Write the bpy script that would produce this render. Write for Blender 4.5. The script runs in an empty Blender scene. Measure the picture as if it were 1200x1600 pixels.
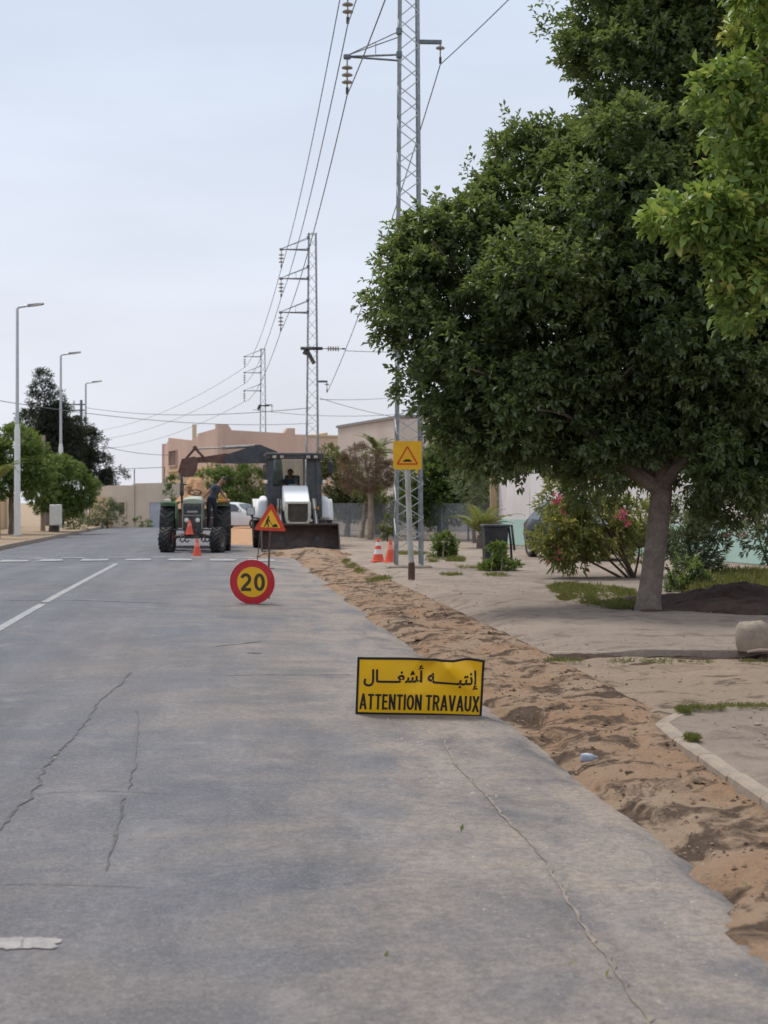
import bpy, bmesh, math, random
import numpy as np
from mathutils import Vector, Matrix, Euler
R = math.radians
rng = np.random.default_rng(7)
random.seed(7)
S = bpy.context.scene
C = S.collection

# ------------------------------------------------------------------ camera, sky, sun, exposure
FPX, HY, EYE = 2400.0, 785.0, 1.5            # focal length in photo pixels, horizon row, eye height
cd = bpy.data.cameras.new('camera')
cd.sensor_fit = 'VERTICAL'; cd.sensor_height = 36.0
cd.lens = 36.0 * FPX / 1600.0
cd.shift_y = (HY - 800.0) / 1600.0
cd.clip_start = 0.1; cd.clip_end = 6000
cam = bpy.data.objects.new('camera', cd); C.objects.link(cam)
cam.location = (0, 0, EYE); cam.rotation_euler = (R(90), 0, 0)
cd.dof.use_dof = True; cd.dof.focus_distance = 12.5; cd.dof.aperture_fstop = 4.8
S.camera = cam

SUN = Vector((-0.32, 0.34, 0.88)).normalized()       # towards the sun behind thin cloud
w = bpy.data.worlds.new('World'); S.world = w; w.use_nodes = True
nt = w.node_tree; nt.nodes.clear()
N = nt.nodes.new; L = nt.links.new
out = N('ShaderNodeOutputWorld'); bg = N('ShaderNodeBackground'); bg.inputs[1].default_value = 0.1
sky = N('ShaderNodeTexSky'); sky.sky_type = 'NISHITA'; sky.sun_disc = False
sky.sun_elevation = math.asin(SUN.z); sky.sun_rotation = math.atan2(SUN.x, SUN.y)
sky.air_density = 1.0; sky.dust_density = 4.0
tc = N('ShaderNodeTexCoord'); sp = N('ShaderNodeSeparateXYZ'); L(tc.outputs['Generated'], sp.inputs[0])
mp = N('ShaderNodeMapping'); mp.inputs['Scale'].default_value = (1.0, 1.0, 4.5); L(tc.outputs['Generated'], mp.inputs[0])
nz = N('ShaderNodeTexNoise'); nz.inputs['Scale'].default_value = 2.6; nz.inputs['Detail'].default_value = 5; nz.inputs['Roughness'].default_value = .5
L(mp.outputs[0], nz.inputs['Vector'])
cr = N('ShaderNodeValToRGB')                          # thin high cloud: greyer near the horizon, bluer higher
cr.color_ramp.elements[0].position = 0.0; cr.color_ramp.elements[0].color = (7.1, 7.15, 7.8, 1)
cr.color_ramp.elements[1].position = .40; cr.color_ramp.elements[1].color = (5.8, 6.8, 8.3, 1)
e = cr.color_ramp.elements.new(.14); e.color = (6.7, 7.1, 8.0, 1)
e = cr.color_ramp.elements.new(.8); e.color = (7.6, 8.2, 9.2, 1)
L(sp.outputs['Z'], cr.inputs[0])
mr = N('ShaderNodeMapRange'); mr.inputs[1].default_value = .36; mr.inputs[2].default_value = .66
mr.inputs[3].default_value = .93; mr.inputs[4].default_value = 1.06; L(nz.outputs[0], mr.inputs[0])
ml = N('ShaderNodeVectorMath'); ml.operation = 'SCALE'; L(cr.outputs[0], ml.inputs[0]); L(mr.outputs[0], ml.inputs['Scale'])
mx = N('ShaderNodeMixRGB'); mx.inputs[0].default_value = .9
L(sky.outputs[0], mx.inputs[1]); L(ml.outputs[0], mx.inputs[2])
L(mx.outputs[0], bg.inputs[0]); L(bg.outputs[0], out.inputs[0])

sl = bpy.data.lights.new('sun', 'SUN'); sl.energy = 2.1; sl.angle = R(16); sl.color = (1, .95, .87)
so = bpy.data.objects.new('sun', sl); C.objects.link(so)
so.rotation_euler = SUN.to_track_quat('Z', 'Y').to_euler()
vs = S.view_settings; vs.view_transform = 'Standard'; vs.look = 'None'; vs.exposure = 0.27; vs.gamma = 1; vs.use_curve_mapping = False
S.render.engine = 'CYCLES'

# ------------------------------------------------------------------ helpers
def P(px, py, D): return Vector(((px - 600) * D / FPX, D, EYE - (py - HY) * D / FPX))
def G(px, py, z=0.0):
    D = (EYE - z) * FPX / (py - HY)
    return Vector(((px - 600) * D / FPX, D, z))
RD = math.atan(.1037)                                  # heading of the road, turned left of the view
RO = Vector((2.05, 0, 0))
RM = Matrix.Translation(RO) @ Matrix.Rotation(RD, 4, 'Z')
RI = RM.inverted()
def road(u, s, z=0.0): return RM @ Vector((u, s, z))

def hash2(ix, iy, seed):
    h = (ix * 374761393 + iy * 668265263 + seed * 974634777) & 0xFFFFFFFF
    h = ((h ^ (h >> 13)) * 1274126177) & 0xFFFFFFFF
    return ((h ^ (h >> 16)) & 0xFFFF) / 65535.0
def vn(x, y, seed=0):
    x = np.asarray(x, float); y = np.asarray(y, float)
    ix = np.floor(x).astype(np.int64); iy = np.floor(y).astype(np.int64)
    fx = x - ix; fy = y - iy; fx = fx * fx * (3 - 2 * fx); fy = fy * fy * (3 - 2 * fy)
    a = hash2(ix, iy, seed); b = hash2(ix + 1, iy, seed); c = hash2(ix, iy + 1, seed); d = hash2(ix + 1, iy + 1, seed)
    return (a * (1 - fx) + b * fx) * (1 - fy) + (c * (1 - fx) + d * fx) * fy
def fbm(x, y, seed=0, o=4):
    r = 0; amp = .5; x = np.asarray(x, float); y = np.asarray(y, float)
    for k in range(o): r = r + amp * (vn(x, y, seed + k) - .5); x = x * 2.03; y = y * 2.03; amp *= .5
    return r

class MB:
    def __init__(s): s.v = []; s.f = []; s.m = []
    def add(s, vs, fs, mi=0, M=None):
        o = len(s.v)
        for p in vs:
            p = Vector(p)
            s.v.append(M @ p if M is not None else p)
        for f in fs: s.f.append([i + o for i in f]); s.m.append(mi)
        return s
    def box(s, c, d, mi=0, rot=None, bev=0.0, seg=1):
        bm = bmesh.new(); bmesh.ops.create_cube(bm, size=1)
        bmesh.ops.scale(bm, vec=d, verts=bm.verts)
        if bev: bmesh.ops.bevel(bm, geom=bm.edges[:], offset=bev, segments=seg, affect='EDGES', profile=.5)
        M = Matrix.Translation(Vector(c))
        if rot: M = M @ Euler(rot).to_matrix().to_4x4()
        bm.verts.index_update()
        s.add([v.co.copy() for v in bm.verts], [[v.index for v in f.verts] for f in bm.faces], mi, M); bm.free(); return s
    def hexa(s, p, mi=0):          # bottom four then top four, both counter-clockwise
        return s.add(p, [(3, 2, 1, 0), (4, 5, 6, 7), (0, 1, 5, 4), (1, 2, 6, 5), (2, 3, 7, 6), (3, 0, 4, 7)], mi)
    def tube(s, pts, rad, n=8, mi=0, cap=True):
        pts = [Vector(p) for p in pts]
        if not hasattr(rad, '__len__'): rad = [rad] * len(pts)
        ref = None; vs = []; fs = []
        for i, p in enumerate(pts):
            d = (pts[min(i + 1, len(pts) - 1)] - pts[max(i - 1, 0)])
            d = d.normalized() if d.length > 1e-9 else Vector((0, 0, 1))
            if ref is None: ref = Vector((1, 0, 0)) if abs(d.x) < .8 else Vector((0, 1, 0))
            a = (ref - d * ref.dot(d)).normalized(); b = d.cross(a); ref = a
            for k in range(n):
                t = 2 * math.pi * (k + .5) / n; vs.append(p + (a * math.cos(t) + b * math.sin(t)) * rad[i])
        for i in range(len(pts) - 1):
            for k in range(n):
                k2 = (k + 1) % n; fs.append((i * n + k, i * n + k2, (i + 1) * n + k2, (i + 1) * n + k))
        if cap: fs.append(tuple(range(n - 1, -1, -1))); fs.append(tuple((len(pts) - 1) * n + k for k in range(n)))
        return s.add(vs, fs, mi)
    def prism(s, ol, d0, d1, axis='y', mi=0, M=None):
        f = {'y': lambda a, b, d: (a, d, b), 'x': lambda a, b, d: (d, a, b), 'z': lambda a, b, d: (a, b, d)}[axis]
        n = len(ol); vs = [f(a, b, d0) for a, b in ol] + [f(a, b, d1) for a, b in ol]
        fs = [tuple(range(n)), tuple(range(2 * n - 1, n - 1, -1))] + [(k, n + k, n + (k + 1) % n, (k + 1) % n) for k in range(n)]
        return s.add(vs, fs, mi, M)
    def lathe(s, prof, n=24, axis='z', c=(0, 0, 0), mi=0, closed=False):
        vs = []; fs = []; c = Vector(c)
        for r, h in prof:
            for k in range(n):
                t = 2 * math.pi * k / n; a, b = r * math.cos(t), r * math.sin(t)
                vs.append(c + Vector({'z': (a, b, h), 'x': (h, a, b), 'y': (b, h, a)}[axis]))
        m = len(prof)
        for i in range(m if closed else m - 1):
            j = (i + 1) % m
            for k in range(n):
                k2 = (k + 1) % n; fs.append((i * n + k, i * n + k2, j * n + k2, j * n + k))
        return s.add(vs, fs, mi)
    def grid(s, nu, nv, fn, mi=0, flip=False):
        vs = [fn(i / nu, j / nv) for j in range(nv + 1) for i in range(nu + 1)]
        q = []
        for j in range(nv):
            for i in range(nu):
                a = j * (nu + 1) + i; f = (a, a + 1, a + nu + 2, a + nu + 1); q.append(f[::-1] if flip else f)
        return s.add(vs, q, mi)
    def mesh(s, name, mats, smooth=35, fixn=True):
        me = bpy.data.meshes.new(name); me.from_pydata([tuple(v) for v in s.v], [], s.f)
        for m in (mats if isinstance(mats, (list, tuple)) else [mats]): me.materials.append(m)
        me.polygons.foreach_set('material_index', s.m)
        if fixn:
            bm = bmesh.new(); bm.from_mesh(me); bmesh.ops.recalc_face_normals(bm, faces=bm.faces); bm.to_mesh(me); bm.free()
        if smooth:
            me.polygons.foreach_set('use_smooth', [True] * len(me.polygons)); me.set_sharp_from_angle(angle=R(smooth))
        me.update(); return me
    def build(s, name, mats, parent=None, loc=None, smooth=35, fixn=True, **k):
        return link(name, s.mesh(name, mats, smooth, fixn), parent, loc)
def link(name, me, parent=None, loc=None, rot=None):
    o = bpy.data.objects.new(name, me); C.objects.link(o)
    if parent: o.parent = parent
    if loc is not None: o.location = loc
    if rot is not None: o.rotation_euler = rot
    return o
def tag(o, label=None, cat=None, group=None, kind=None):
    if label: o['label'] = label
    if cat: o['category'] = cat
    if group: o['group'] = group
    if kind: o['kind'] = kind
    return o
def thing(name, label, cat, loc=(0, 0, 0), rz=0.0, group=None):
    o = bpy.data.objects.new(name, None); C.objects.link(o); o.empty_display_size = .2
    o.location = loc; o.rotation_euler = (0, 0, rz); return tag(o, label, cat, group)
def copy_tree(o, parent=None):
    c = o.copy(); C.objects.link(c); c.parent = parent
    for ch in o.children: copy_tree(ch, c)
    return c

# ------------------------------------------------------------------ materials
def newmat(name):
    m = bpy.data.materials.new(name); m.use_nodes = True; t = m.node_tree
    return m, t, t.nodes['Principled BSDF']
def node(t, kind, **k):
    n = t.nodes.new(kind)
    for a, b in k.items(): setattr(n, a, b)
    return n
def noise(t, vec, scale, detail=4, rough=.55, dist=0):
    n = node(t, 'ShaderNodeTexNoise'); n.inputs['Scale'].default_value = scale; n.inputs['Detail'].default_value = detail
    n.inputs['Roughness'].default_value = rough; n.inputs['Distortion'].default_value = dist; t.links.new(vec, n.inputs['Vector']); return n.outputs[0]
def remap(t, v, a, b, c=0., d=1.):
    n = node(t, 'ShaderNodeMapRange'); t.links.new(v, n.inputs[0])
    for i, x in enumerate((a, b, c, d)): n.inputs[i + 1].default_value = x
    return n.outputs[0]
def mathn(t, op, a, b):
    n = node(t, 'ShaderNodeMath', operation=op)
    for i, x in enumerate((a, b)):
        if isinstance(x, (int, float)): n.inputs[i].default_value = x
        else: t.links.new(x, n.inputs[i])
    return n.outputs[0]
def mixc(t, f, a, b, mode='MIX'):
    n = node(t, 'ShaderNodeMixRGB', blend_type=mode)
    for i, x in enumerate((f, a, b)):
        if isinstance(x, (int, float)): n.inputs[i].default_value = x
        elif isinstance(x, tuple): n.inputs[i].default_value = (*x[:3], 1)
        else: t.links.new(x, n.inputs[i])
    return n.outputs[0]
def coords(t, kind='Object', scale=None):
    n = node(t, 'ShaderNodeTexCoord'); v = n.outputs[kind]
    if scale:
        m = node(t, 'ShaderNodeMapping'); m.inputs['Scale'].default_value = scale; t.links.new(v, m.inputs[0]); v = m.outputs[0]
    return v
def bump(t, b, h, strength, dist):
    n = node(t, 'ShaderNodeBump'); n.inputs['Strength'].default_value = strength; n.inputs['Distance'].default_value = dist
    t.links.new(h, n.inputs['Height']); t.links.new(n.outputs[0], b.inputs['Normal'])
def pm(name, col, rough=.6, metal=0., var=.18, sc=6, dirt=None, da=.5, dsc=2.5, bp=.15, bsc=60, bd=.004, spec=.5, fine=0):
    m, t, b = newmat(name); v = coords(t)
    c = mixc(t, remap(t, noise(t, v, sc), .3, .7), tuple(x * (1 - var) for x in col), tuple(min(1, x * (1 + var)) for x in col))
    if fine: c = mixc(t, remap(t, noise(t, v, bsc, 3, .7), .35, .65, 0, fine), c, tuple(x * .45 for x in col))
    if dirt:
        f = remap(t, noise(t, v, dsc, 6, .65, .4), .45, .68, 0, da); c = mixc(t, f, c, dirt)
        t.links.new(remap(t, f, 0, 1, rough, min(1, rough + .3)), b.inputs['Roughness'])
    else: b.inputs['Roughness'].default_value = rough
    t.links.new(c, b.inputs['Base Color']); b.inputs['Metallic'].default_value = metal; b.inputs['Specular IOR Level'].default_value = spec
    if bp: bump(t, b, noise(t, v, bsc, 4), bp, bd)
    return m
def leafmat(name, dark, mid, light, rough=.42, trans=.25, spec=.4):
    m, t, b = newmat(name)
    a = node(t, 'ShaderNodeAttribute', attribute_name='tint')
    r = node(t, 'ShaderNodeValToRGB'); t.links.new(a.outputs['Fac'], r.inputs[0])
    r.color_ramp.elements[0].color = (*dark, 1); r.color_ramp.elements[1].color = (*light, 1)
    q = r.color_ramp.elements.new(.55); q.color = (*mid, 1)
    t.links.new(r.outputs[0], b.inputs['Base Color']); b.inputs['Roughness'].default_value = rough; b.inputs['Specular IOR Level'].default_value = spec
    tr = node(t, 'ShaderNodeBsdfTranslucent'); g = mixc(t, .5, r.outputs[0], (.25, .32, .03)); t.links.new(g, tr.inputs[0])
    mx = node(t, 'ShaderNodeMixShader'); mx.inputs[0].default_value = trans
    t.links.new(b.outputs[0], mx.inputs[1]); t.links.new(tr.outputs[0], mx.inputs[2])
    t.links.new(mx.outputs[0], t.nodes['Material Output'].inputs[0]); return m
def glassmat(name, tint=(.75, .82, .8)):
    m, t, b = newmat(name); t.nodes.remove(b)
    tr = node(t, 'ShaderNodeBsdfTransparent'); tr.inputs[0].default_value = (*tint, 1)
    gl = node(t, 'ShaderNodeBsdfGlossy'); gl.inputs[1].default_value = .03; gl.inputs[0].default_value = (.9, .95, 1, 1)
    fr = node(t, 'ShaderNodeFresnel'); fr.inputs[0].default_value = 1.5
    f = mathn(t, 'ADD', fr.outputs[0], .05)
    mx = node(t, 'ShaderNodeMixShader'); t.links.new(f, mx.inputs[0]); t.links.new(tr.outputs[0], mx.inputs[1]); t.links.new(gl.outputs[0], mx.inputs[2])
    t.links.new(mx.outputs[0], t.nodes['Material Output'].inputs[0]); return m

DUST = (.40, .31, .22)
M = {}
M['galv'] = pm('galvanised_steel', (.30, .33, .35), .5, .55, .2, 9, (.2, .2, .2), .4, 4, bp=.05)
M['galv_dark'] = pm('weathered_steel', (.17, .19, .21), .55, .5, .2, 9, (.12, .09, .07), .5, 5, bp=.05)
M['wire'] = pm('dull_wire', (.16, .17, .19), .5, .4, .1, 3, bp=0)
M['insul'] = pm('brown_glass_insulator', (.30, .26, .22), .25, 0, .2, 8, bp=0)
M['blackmetal'] = pm('black_paint', (.022, .023, .026), .5, .1, .2, 8, DUST, .3, 3)
M['steel'] = pm('bare_steel', (.35, .34, .33), .4, .8, .2, 10, (.2, .12, .07), .5, 6)
M['rubber'] = pm('tyre_rubber', (.022, .022, .024), .8, 0, .25, 9, (.15, .125, .10), .4, 5)
M['print'] = pm('black_print', (.012, .012, .014), .55, 0, .1, 4, bp=0)
M['yellow'] = pm('yellow_sheet', (.92, .515, .006), .38, 0, .07, 3, (.62, .42, .05), .25, 5, bp=.03, bsc=14)
M['yellow2'] = pm('yellow_sign_face', (.90, .49, .02), .4, 0, .06, 5, (.66, .42, .06), .2, 6, bp=0)
M['red'] = pm('red_sign_face', (.58, .022, .034), .4, 0, .1, 5, (.45, .12, .1), .25, 6, bp=0)
M['orange_red'] = pm('orange_red_sign_face', (.64, .055, .02), .4, 0, .08, 5, bp=0)
M['cone'] = pm('orange_plastic', (.72, .085, .035), .5, 0, .1, 5, (.5, .2, .12), .4, 8, bp=0)
M['white'] = pm('white_paint', (.72, .72, .69), .5, 0, .06, 5, (.5, .43, .33), .35, 3, bp=.04)
M['cream'] = pm('cream_paint', (.66, .62, .50), .5, 0, .08, 5, (.36, .28, .2), .4, 4, bp=.04)
M['green_paint'] = pm('green_tractor_paint', (.075, .17, .085), .55, 0, .15, 5, (.26, .23, .16), .6, 4)
M['pale_green'] = pm('pale_green_hood_paint', (.36, .40, .31), .55, 0, .12, 5, (.30, .27, .20), .6, 4)
M['grille'] = pm('dusty_grille', (.055, .055, .05), .7, .1, .25, 8, (.17, .15, .12), .5, 5)
M['darkgrey'] = pm('dark_grey_paint', (.05, .055, .062), .5, .1, .2, 6, (.16, .14, .12), .35, 4)
M['bucket'] = pm('rusty_dark_bucket', (.06, .042, .038), .65, .2, .3, 5, (.16, .105, .08), .7, 2.5, bp=.3, bsc=25, bd=.01)
M['rustbrown'] = pm('rusty_brown_steel', (.12, .065, .055), .65, .25, .3, 6, (.21, .13, .09), .5, 4, bp=.2)
M['glass'] = glassmat('window_glass')
M['glass_dark'] = glassmat('tinted_glass', (.25, .28, .29))
M['lens'] = pm('lamp_lens', (.75, .75, .68), .15, 0, .05, 8, bp=0)
M['amber'] = pm('amber_lens', (.75, .30, .03), .25, 0, .05, 8, bp=0)
M['skin'] = pm('skin', (.30, .16, .10), .55, 0, .1, 9, bp=0)
M['hair'] = pm('black_hair', (.012, .010, .010), .6, 0, .3, 40, bp=.4, bsc=150)
M['shirt'] = pm('grey_blue_tshirt', (.055, .068, .095), .9, 0, .2, 7, bp=.2, bsc=40)
M['trouser'] = pm('dark_trousers', (.018, .020, .028), .9, 0, .2, 7, bp=.2, bsc=40)
M['bark'] = pm('grey_brown_bark', (.20, .155, .125), .9, 0, .3, 7, (.11, .085, .07), .6, 3, bp=.9, bsc=22, bd=.03, fine=.5)
M['palebark'] = pm('pale_bark', (.34, .27, .21), .9, 0, .25, 7, (.2, .15, .11), .5, 3, bp=.6, bsc=20, bd=.02)
M['twig'] = pm('brown_twig', (.13, .085, .06), .9, 0, .25, 9, bp=.3)
M['concrete'] = pm('rough_concrete', (.38, .34, .29), .9, 0, .15, 3, (.27, .21, .15), .5, 2, bp=.4, bsc=30, bd=.006, fine=.3)
M['kerb'] = pm('kerb_stone', (.32, .26, .205), .9, 0, .2, 4, (.33, .23, .15), .9, 3.0, bp=.5, bsc=25, bd=.008, fine=.35)
M['litter'] = pm('blue_plastic', (.34, .37, .44), .35, 0, .4, 12, bp=0)
M['bin'] = pm('dark_plastic', (.018, .022, .028), .45, 0, .2, 6, (.10, .09, .08), .3, 5)
M['soil'] = pm('orange_earth', (.44, .24, .12), .95, 0, .25, 4, (.32, .2, .12), .5, 3, bp=.8, bsc=14, bd=.05)
M['pole_white'] = pm('white_lamp_post', (.66, .66, .64), .5, .1, .06, 5, bp=0)
M['pole_grey'] = pm('grey_lamp_post', (.46, .49, .52), .45, .3, .06, 5, bp=0)
M['brace'] = pm('pale_galvanised_brace', (.48, .50, .50), .5, .3, .15, 9, bp=0)

# ------------------------------------------------------------------ ground materials
def road_material():
    m, t, b = newmat('worn_asphalt'); v = coords(t); s = node(t, 'ShaderNodeSeparateXYZ'); t.links.new(v, s.inputs[0])
    vl = coords(t, 'Object', (1.0, .42, 1.0))                    # wear runs along the road
    vx = coords(t, 'Object', (.95, .9, 1.0))                    # sweeps across it
    big = noise(t, vl, .55, 5, .6, .6); mid = noise(t, vl, 2.2, 6, .62, .5); sm = noise(t, vx, 7, 6, .7, .3); fine = noise(t, v, 26, 6, .78); grit = noise(t, v, 85, 4, .82)
    cold = mixc(t, remap(t, mid, .36, .64), (.094, .098, .112), (.148, .151, .166))
    warm = mixc(t, remap(t, mid, .36, .64), (.122, .110, .108), (.200, .175, .164))
    lat = remap(t, s.outputs[0], -4.6, -.7)                      # browner towards the dug verge
    f = mathn(t, 'ADD', mathn(t, 'MULTIPLY', lat, .7), remap(t, big, .38, .62, -.4, .55))
    c = mixc(t, remap(t, f, .1, .95), cold, warm)
    c = mixc(t, remap(t, noise(t, vx, 1.5, 7, .68, .8), .50, .68, 0, .42), c, (.085, .086, .093))      # darker worn areas
    c = mixc(t, 1.0, c, mixc(t, remap(t, noise(t, vl, .8, 6, .62, .9), .36, .64), (.72, .725, .76), (1.10, 1.09, 1.10)), 'MULTIPLY')
    # pale dust lying on the asphalt, thick at the right edge, in wisps further in
    d1 = remap(t, s.outputs[0], -2.6, .05); d1 = mathn(t, 'POWER', d1, 1.7)
    wisp = remap(t, noise(t, coords(t, 'Object', (.7, 1.1, 1)), .8, 7, .62, 1.6), .46, .64)
    d = mathn(t, 'ADD', mathn(t, 'MULTIPLY', d1, remap(t, mid, .36, .60, .1, 1.15)), mathn(t, 'MULTIPLY', wisp, remap(t, s.outputs[0], -4.6, -1.2, 0, .5)))
    trk = noise(t, coords(t, 'Object', (1.9, .05, 1)), 1.0, 5, .6, .2); c = mixc(t, 1.0, c, mixc(t, remap(t, trk, .38, .62), (.84, .845, .86), (1.12, 1.11, 1.10)), 'MULTIPLY')
    c = mixc(t, remap(t, d, 0, 1, 0, .72), c, (.36, .28, .21))
    # worn light scuffs and dark oily spots
    sc = mathn(t, 'MULTIPLY', remap(t, noise(t, coords(t, 'Object', (1.2, .9, 1)), 2.0, 8, .72, .4), .56, .68), remap(t, fine, .38, .6))
    c = mixc(t, mathn(t, 'MULTIPLY', sc, .55), c, (.40, .362, .335))
    c = mixc(t, remap(t, sm, .54, .72, 0, .45), c, (.085, .085, .092))
    c = mixc(t, remap(t, sm, .30, .42, .28, 0), c, (.26, .24, .23))
    c = mixc(t, remap(t, fine, .42, .62, 0, .5), c, (.062, .060, .064))
    c = mixc(t, remap(t, fine, .30, .44, .30, 0), c, (.27, .255, .245))
    c = mixc(t, remap(t, grit, .53, .68, 0, .5), c, (.36, .335, .315))
    c = mixc(t, remap(t, grit, .30, .47, .55, 0), c, (.05, .05, .054))
    t.links.new(c, b.inputs['Base Color']); t.links.new(remap(t, mid, .3, .7, .6, .85), b.inputs['Roughness'])
    b.inputs['Specular IOR Level'].default_value = .35
    h = mathn(t, 'ADD', mathn(t, 'MULTIPLY', grit, .6), mathn(t, 'ADD', fine, mathn(t, 'MULTIPLY', sm, 2.0)))
    bump(t, b, h, .45, .007); return m
def sand_material(name, a, bcol, dark, damt=.8, dlo=.53, dhi=.64, sc=1.0, stretch=(1, 1, 1)):
    m, t, b = newmat(name); v = coords(t); vs_ = coords(t, 'Object', stretch)
    n1 = noise(t, vs_, .8 * sc, 6, .6, .5); n2 = noise(t, vs_, 2.4 * sc, 8, .66, .8); n3 = noise(t, v, 16, 5, .7); n4 = noise(t, v, 70, 4, .75)
    c = mixc(t, remap(t, n1, .36, .64), a, bcol)
    c = mixc(t, remap(t, n2, dlo, dhi, 0, damt), c, dark)
    c = mixc(t, remap(t, n3, .4, .7, 0, .35), c, tuple(x * .55 for x in a))
    c = mixc(t, remap(t, n4, .6, .75, 0, .4), c, tuple(min(1, x * 1.35) for x in a))
    c = mixc(t, remap(t, n4, .25, .42, .45, 0), c, tuple(x * .4 for x in a))
    t.links.new(c, b.inputs['Base Color']); b.inputs['Roughness'].default_value = .95; b.inputs['Specular IOR Level'].default_value = .15
    bump(t, b, mathn(t, 'ADD', mathn(t, 'MULTIPLY', n4, 1.5), mathn(t, 'MULTIPLY', n3, 2.5)), .9, .018); return m
M['asphalt'] = road_material()
M['sand'] = sand_material('sandy_ground', (.36, .265, .18), (.44, .33, .23), (.25, .17, .11), .5)
M['verge'] = sand_material('dug_earth', (.385, .28, .195), (.37, .225, .135), (.080, .052, .037), .95, .49, .57, 1.2, (1.0, .8, 1))
M['lane'] = sand_material('trodden_sand', (.36, .275, .205), (.42, .315, .225), (.10, .072, .055), .85, .54, .63, 1.0, (.9, 1.05, 1))
M['pave'] = sand_material('sandy_concrete', (.345, .275, .225), (.42, .335, .27), (.15, .11, .085), .7, .51, .65, .9, (1, .9, 1))
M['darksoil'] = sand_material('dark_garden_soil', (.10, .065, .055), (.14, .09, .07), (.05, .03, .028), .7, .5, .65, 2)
def paint_material():
    m, t, b = newmat('worn_road_paint'); v = coords(t)
    n1 = noise(t, v, 3.0, 6, .65); n2 = noise(t, v, 45, 4, .75)
    c = mixc(t, remap(t, n1, .4, .65, 0, .7), (.38, .375, .37), (.20, .20, .20)); c = mixc(t, remap(t, n2, .42, .66, 0, .75), c, (.15, .15, .155))
    t.links.new(c, b.inputs['Base Color']); b.inputs['Roughness'].default_value = .75; return m
M['paint'] = paint_material()
M['crack'] = pm('crack_filler', (.088, .084, .084), .9, 0, .3, 12, (.18, .16, .14), .6, 6, bp=0)
M['seam'] = pm('sandy_seam', (.225, .185, .15), .95, 0, .3, 12, (.11, .1, .095), .7, 7, bp=0)
M['patchpaint'] = pm('pale_road_patch', (.33, .30, .285), .9, 0, .2, 20, (.19, .18, .18), .6, 12, bp=0)

# ------------------------------------------------------------------ the setting
def sheet(name, mat, x0, x1, y0, y1, nx, ny, zf, mtx=None, kind='structure'):
    X, Y = np.meshgrid(np.linspace(x0, x1, nx + 1), np.linspace(y0, y1, ny + 1))
    return arr_sheet(name, mat, X, Y, zf(X, Y), mtx, kind)
def arr_sheet(name, mat, X, Y, Z, mtx=None, kind='structure', parent=None):
    ny, nx = X.shape; co = np.stack([X, Y, Z], -1).reshape(-1, 3)
    i = (np.arange(ny - 1)[:, None] * nx + np.arange(nx - 1)[None]).reshape(-1)
    F = np.stack([i, i + 1, i + nx + 1, i + nx], -1)
    me = bpy.data.meshes.new(name); me.vertices.add(len(co)); me.vertices.foreach_set('co', co.reshape(-1))
    me.loops.add(F.size); me.loops.foreach_set('vertex_index', F.reshape(-1)); me.polygons.add(len(F)); me.polygons.foreach_set('loop_start', np.arange(len(F)) * 4)
    me.polygons.foreach_set('use_smooth', np.ones(len(F), bool)); me.update(calc_edges=True); me.materials.append(mat)
    o = link(name, me, parent)
    if mtx is not None: o.matrix_world = mtx
    if kind: o['kind'] = kind
    return o
g = MB(); g.box((0, 0, -.55), (6000, 6000, 1.0)); gr = g.build('ground', M['sand'], smooth=0); tag(gr, kind='structure')

RW = 9.0
def road_z(u, s):
    crown = .05 * (1 - ((u + RW / 2) / (RW / 2)) ** 2)
    return crown + .012 * fbm(u * 1.3, s * .6, 3)
ys = np.concatenate([np.linspace(-12, 2, 30), np.linspace(2.1, 16, 180), np.linspace(16.2, 92, 260)])
us = np.linspace(-1, 0, 41) * RW
U, V = np.meshgrid(us, ys)
edge = .07 * fbm(V * .9, V * 0 + 3.3, 5, 4) + .05 * fbm(V * 4, V * 0, 9, 3)
U2 = U + edge * (U > -.01) - edge * (U < -RW + .01)
rd = arr_sheet('road', M['asphalt'], U2, V, road_z(U, V) - .055 * (U > -.01), RM)
def ribbon(name, pts, widths, mat, parent, lift=.004, zf=road_z):
    mb = MB(); n = len(pts); vs_ = []
    for i, p in enumerate(pts):
        a = Vector(pts[max(i - 1, 0)]); b = Vector(pts[min(i + 1, n - 1)]); d = (b - a).normalized(); q = Vector((-d.y, d.x)) * widths[i] / 2
        for sg in (-1, 1):
            x, y = p[0] + sg * q.x, p[1] + sg * q.y; vs_.append((x, y, float(zf(x, y)) + lift))
    return mb.add(vs_, [(2 * i, 2 * i + 1, 2 * i + 3, 2 * i + 2) for i in range(n - 1)]).build(name, mat, parent, smooth=0)
def to_road(px, py):
    p = RI @ G(px, py, .03); return (p.x, p.y)
def jag(pts, n, amp, seed):
    out_ = []; r = random.Random(seed)
    for i in range(len(pts) - 1):
        a, b = Vector(pts[i]), Vector(pts[i + 1]); d = (b - a); q = Vector((-d.y, d.x)).normalized()
        for k in range(n): out_.append(tuple(a + d * (k / n) + q * amp * (3.2 * float(fbm((i * n + k) * .31, seed * 7.3, seed, 3)) + .35 * r.uniform(-1, 1))))
    out_.append(tuple(pts[-1])); return out_
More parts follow.
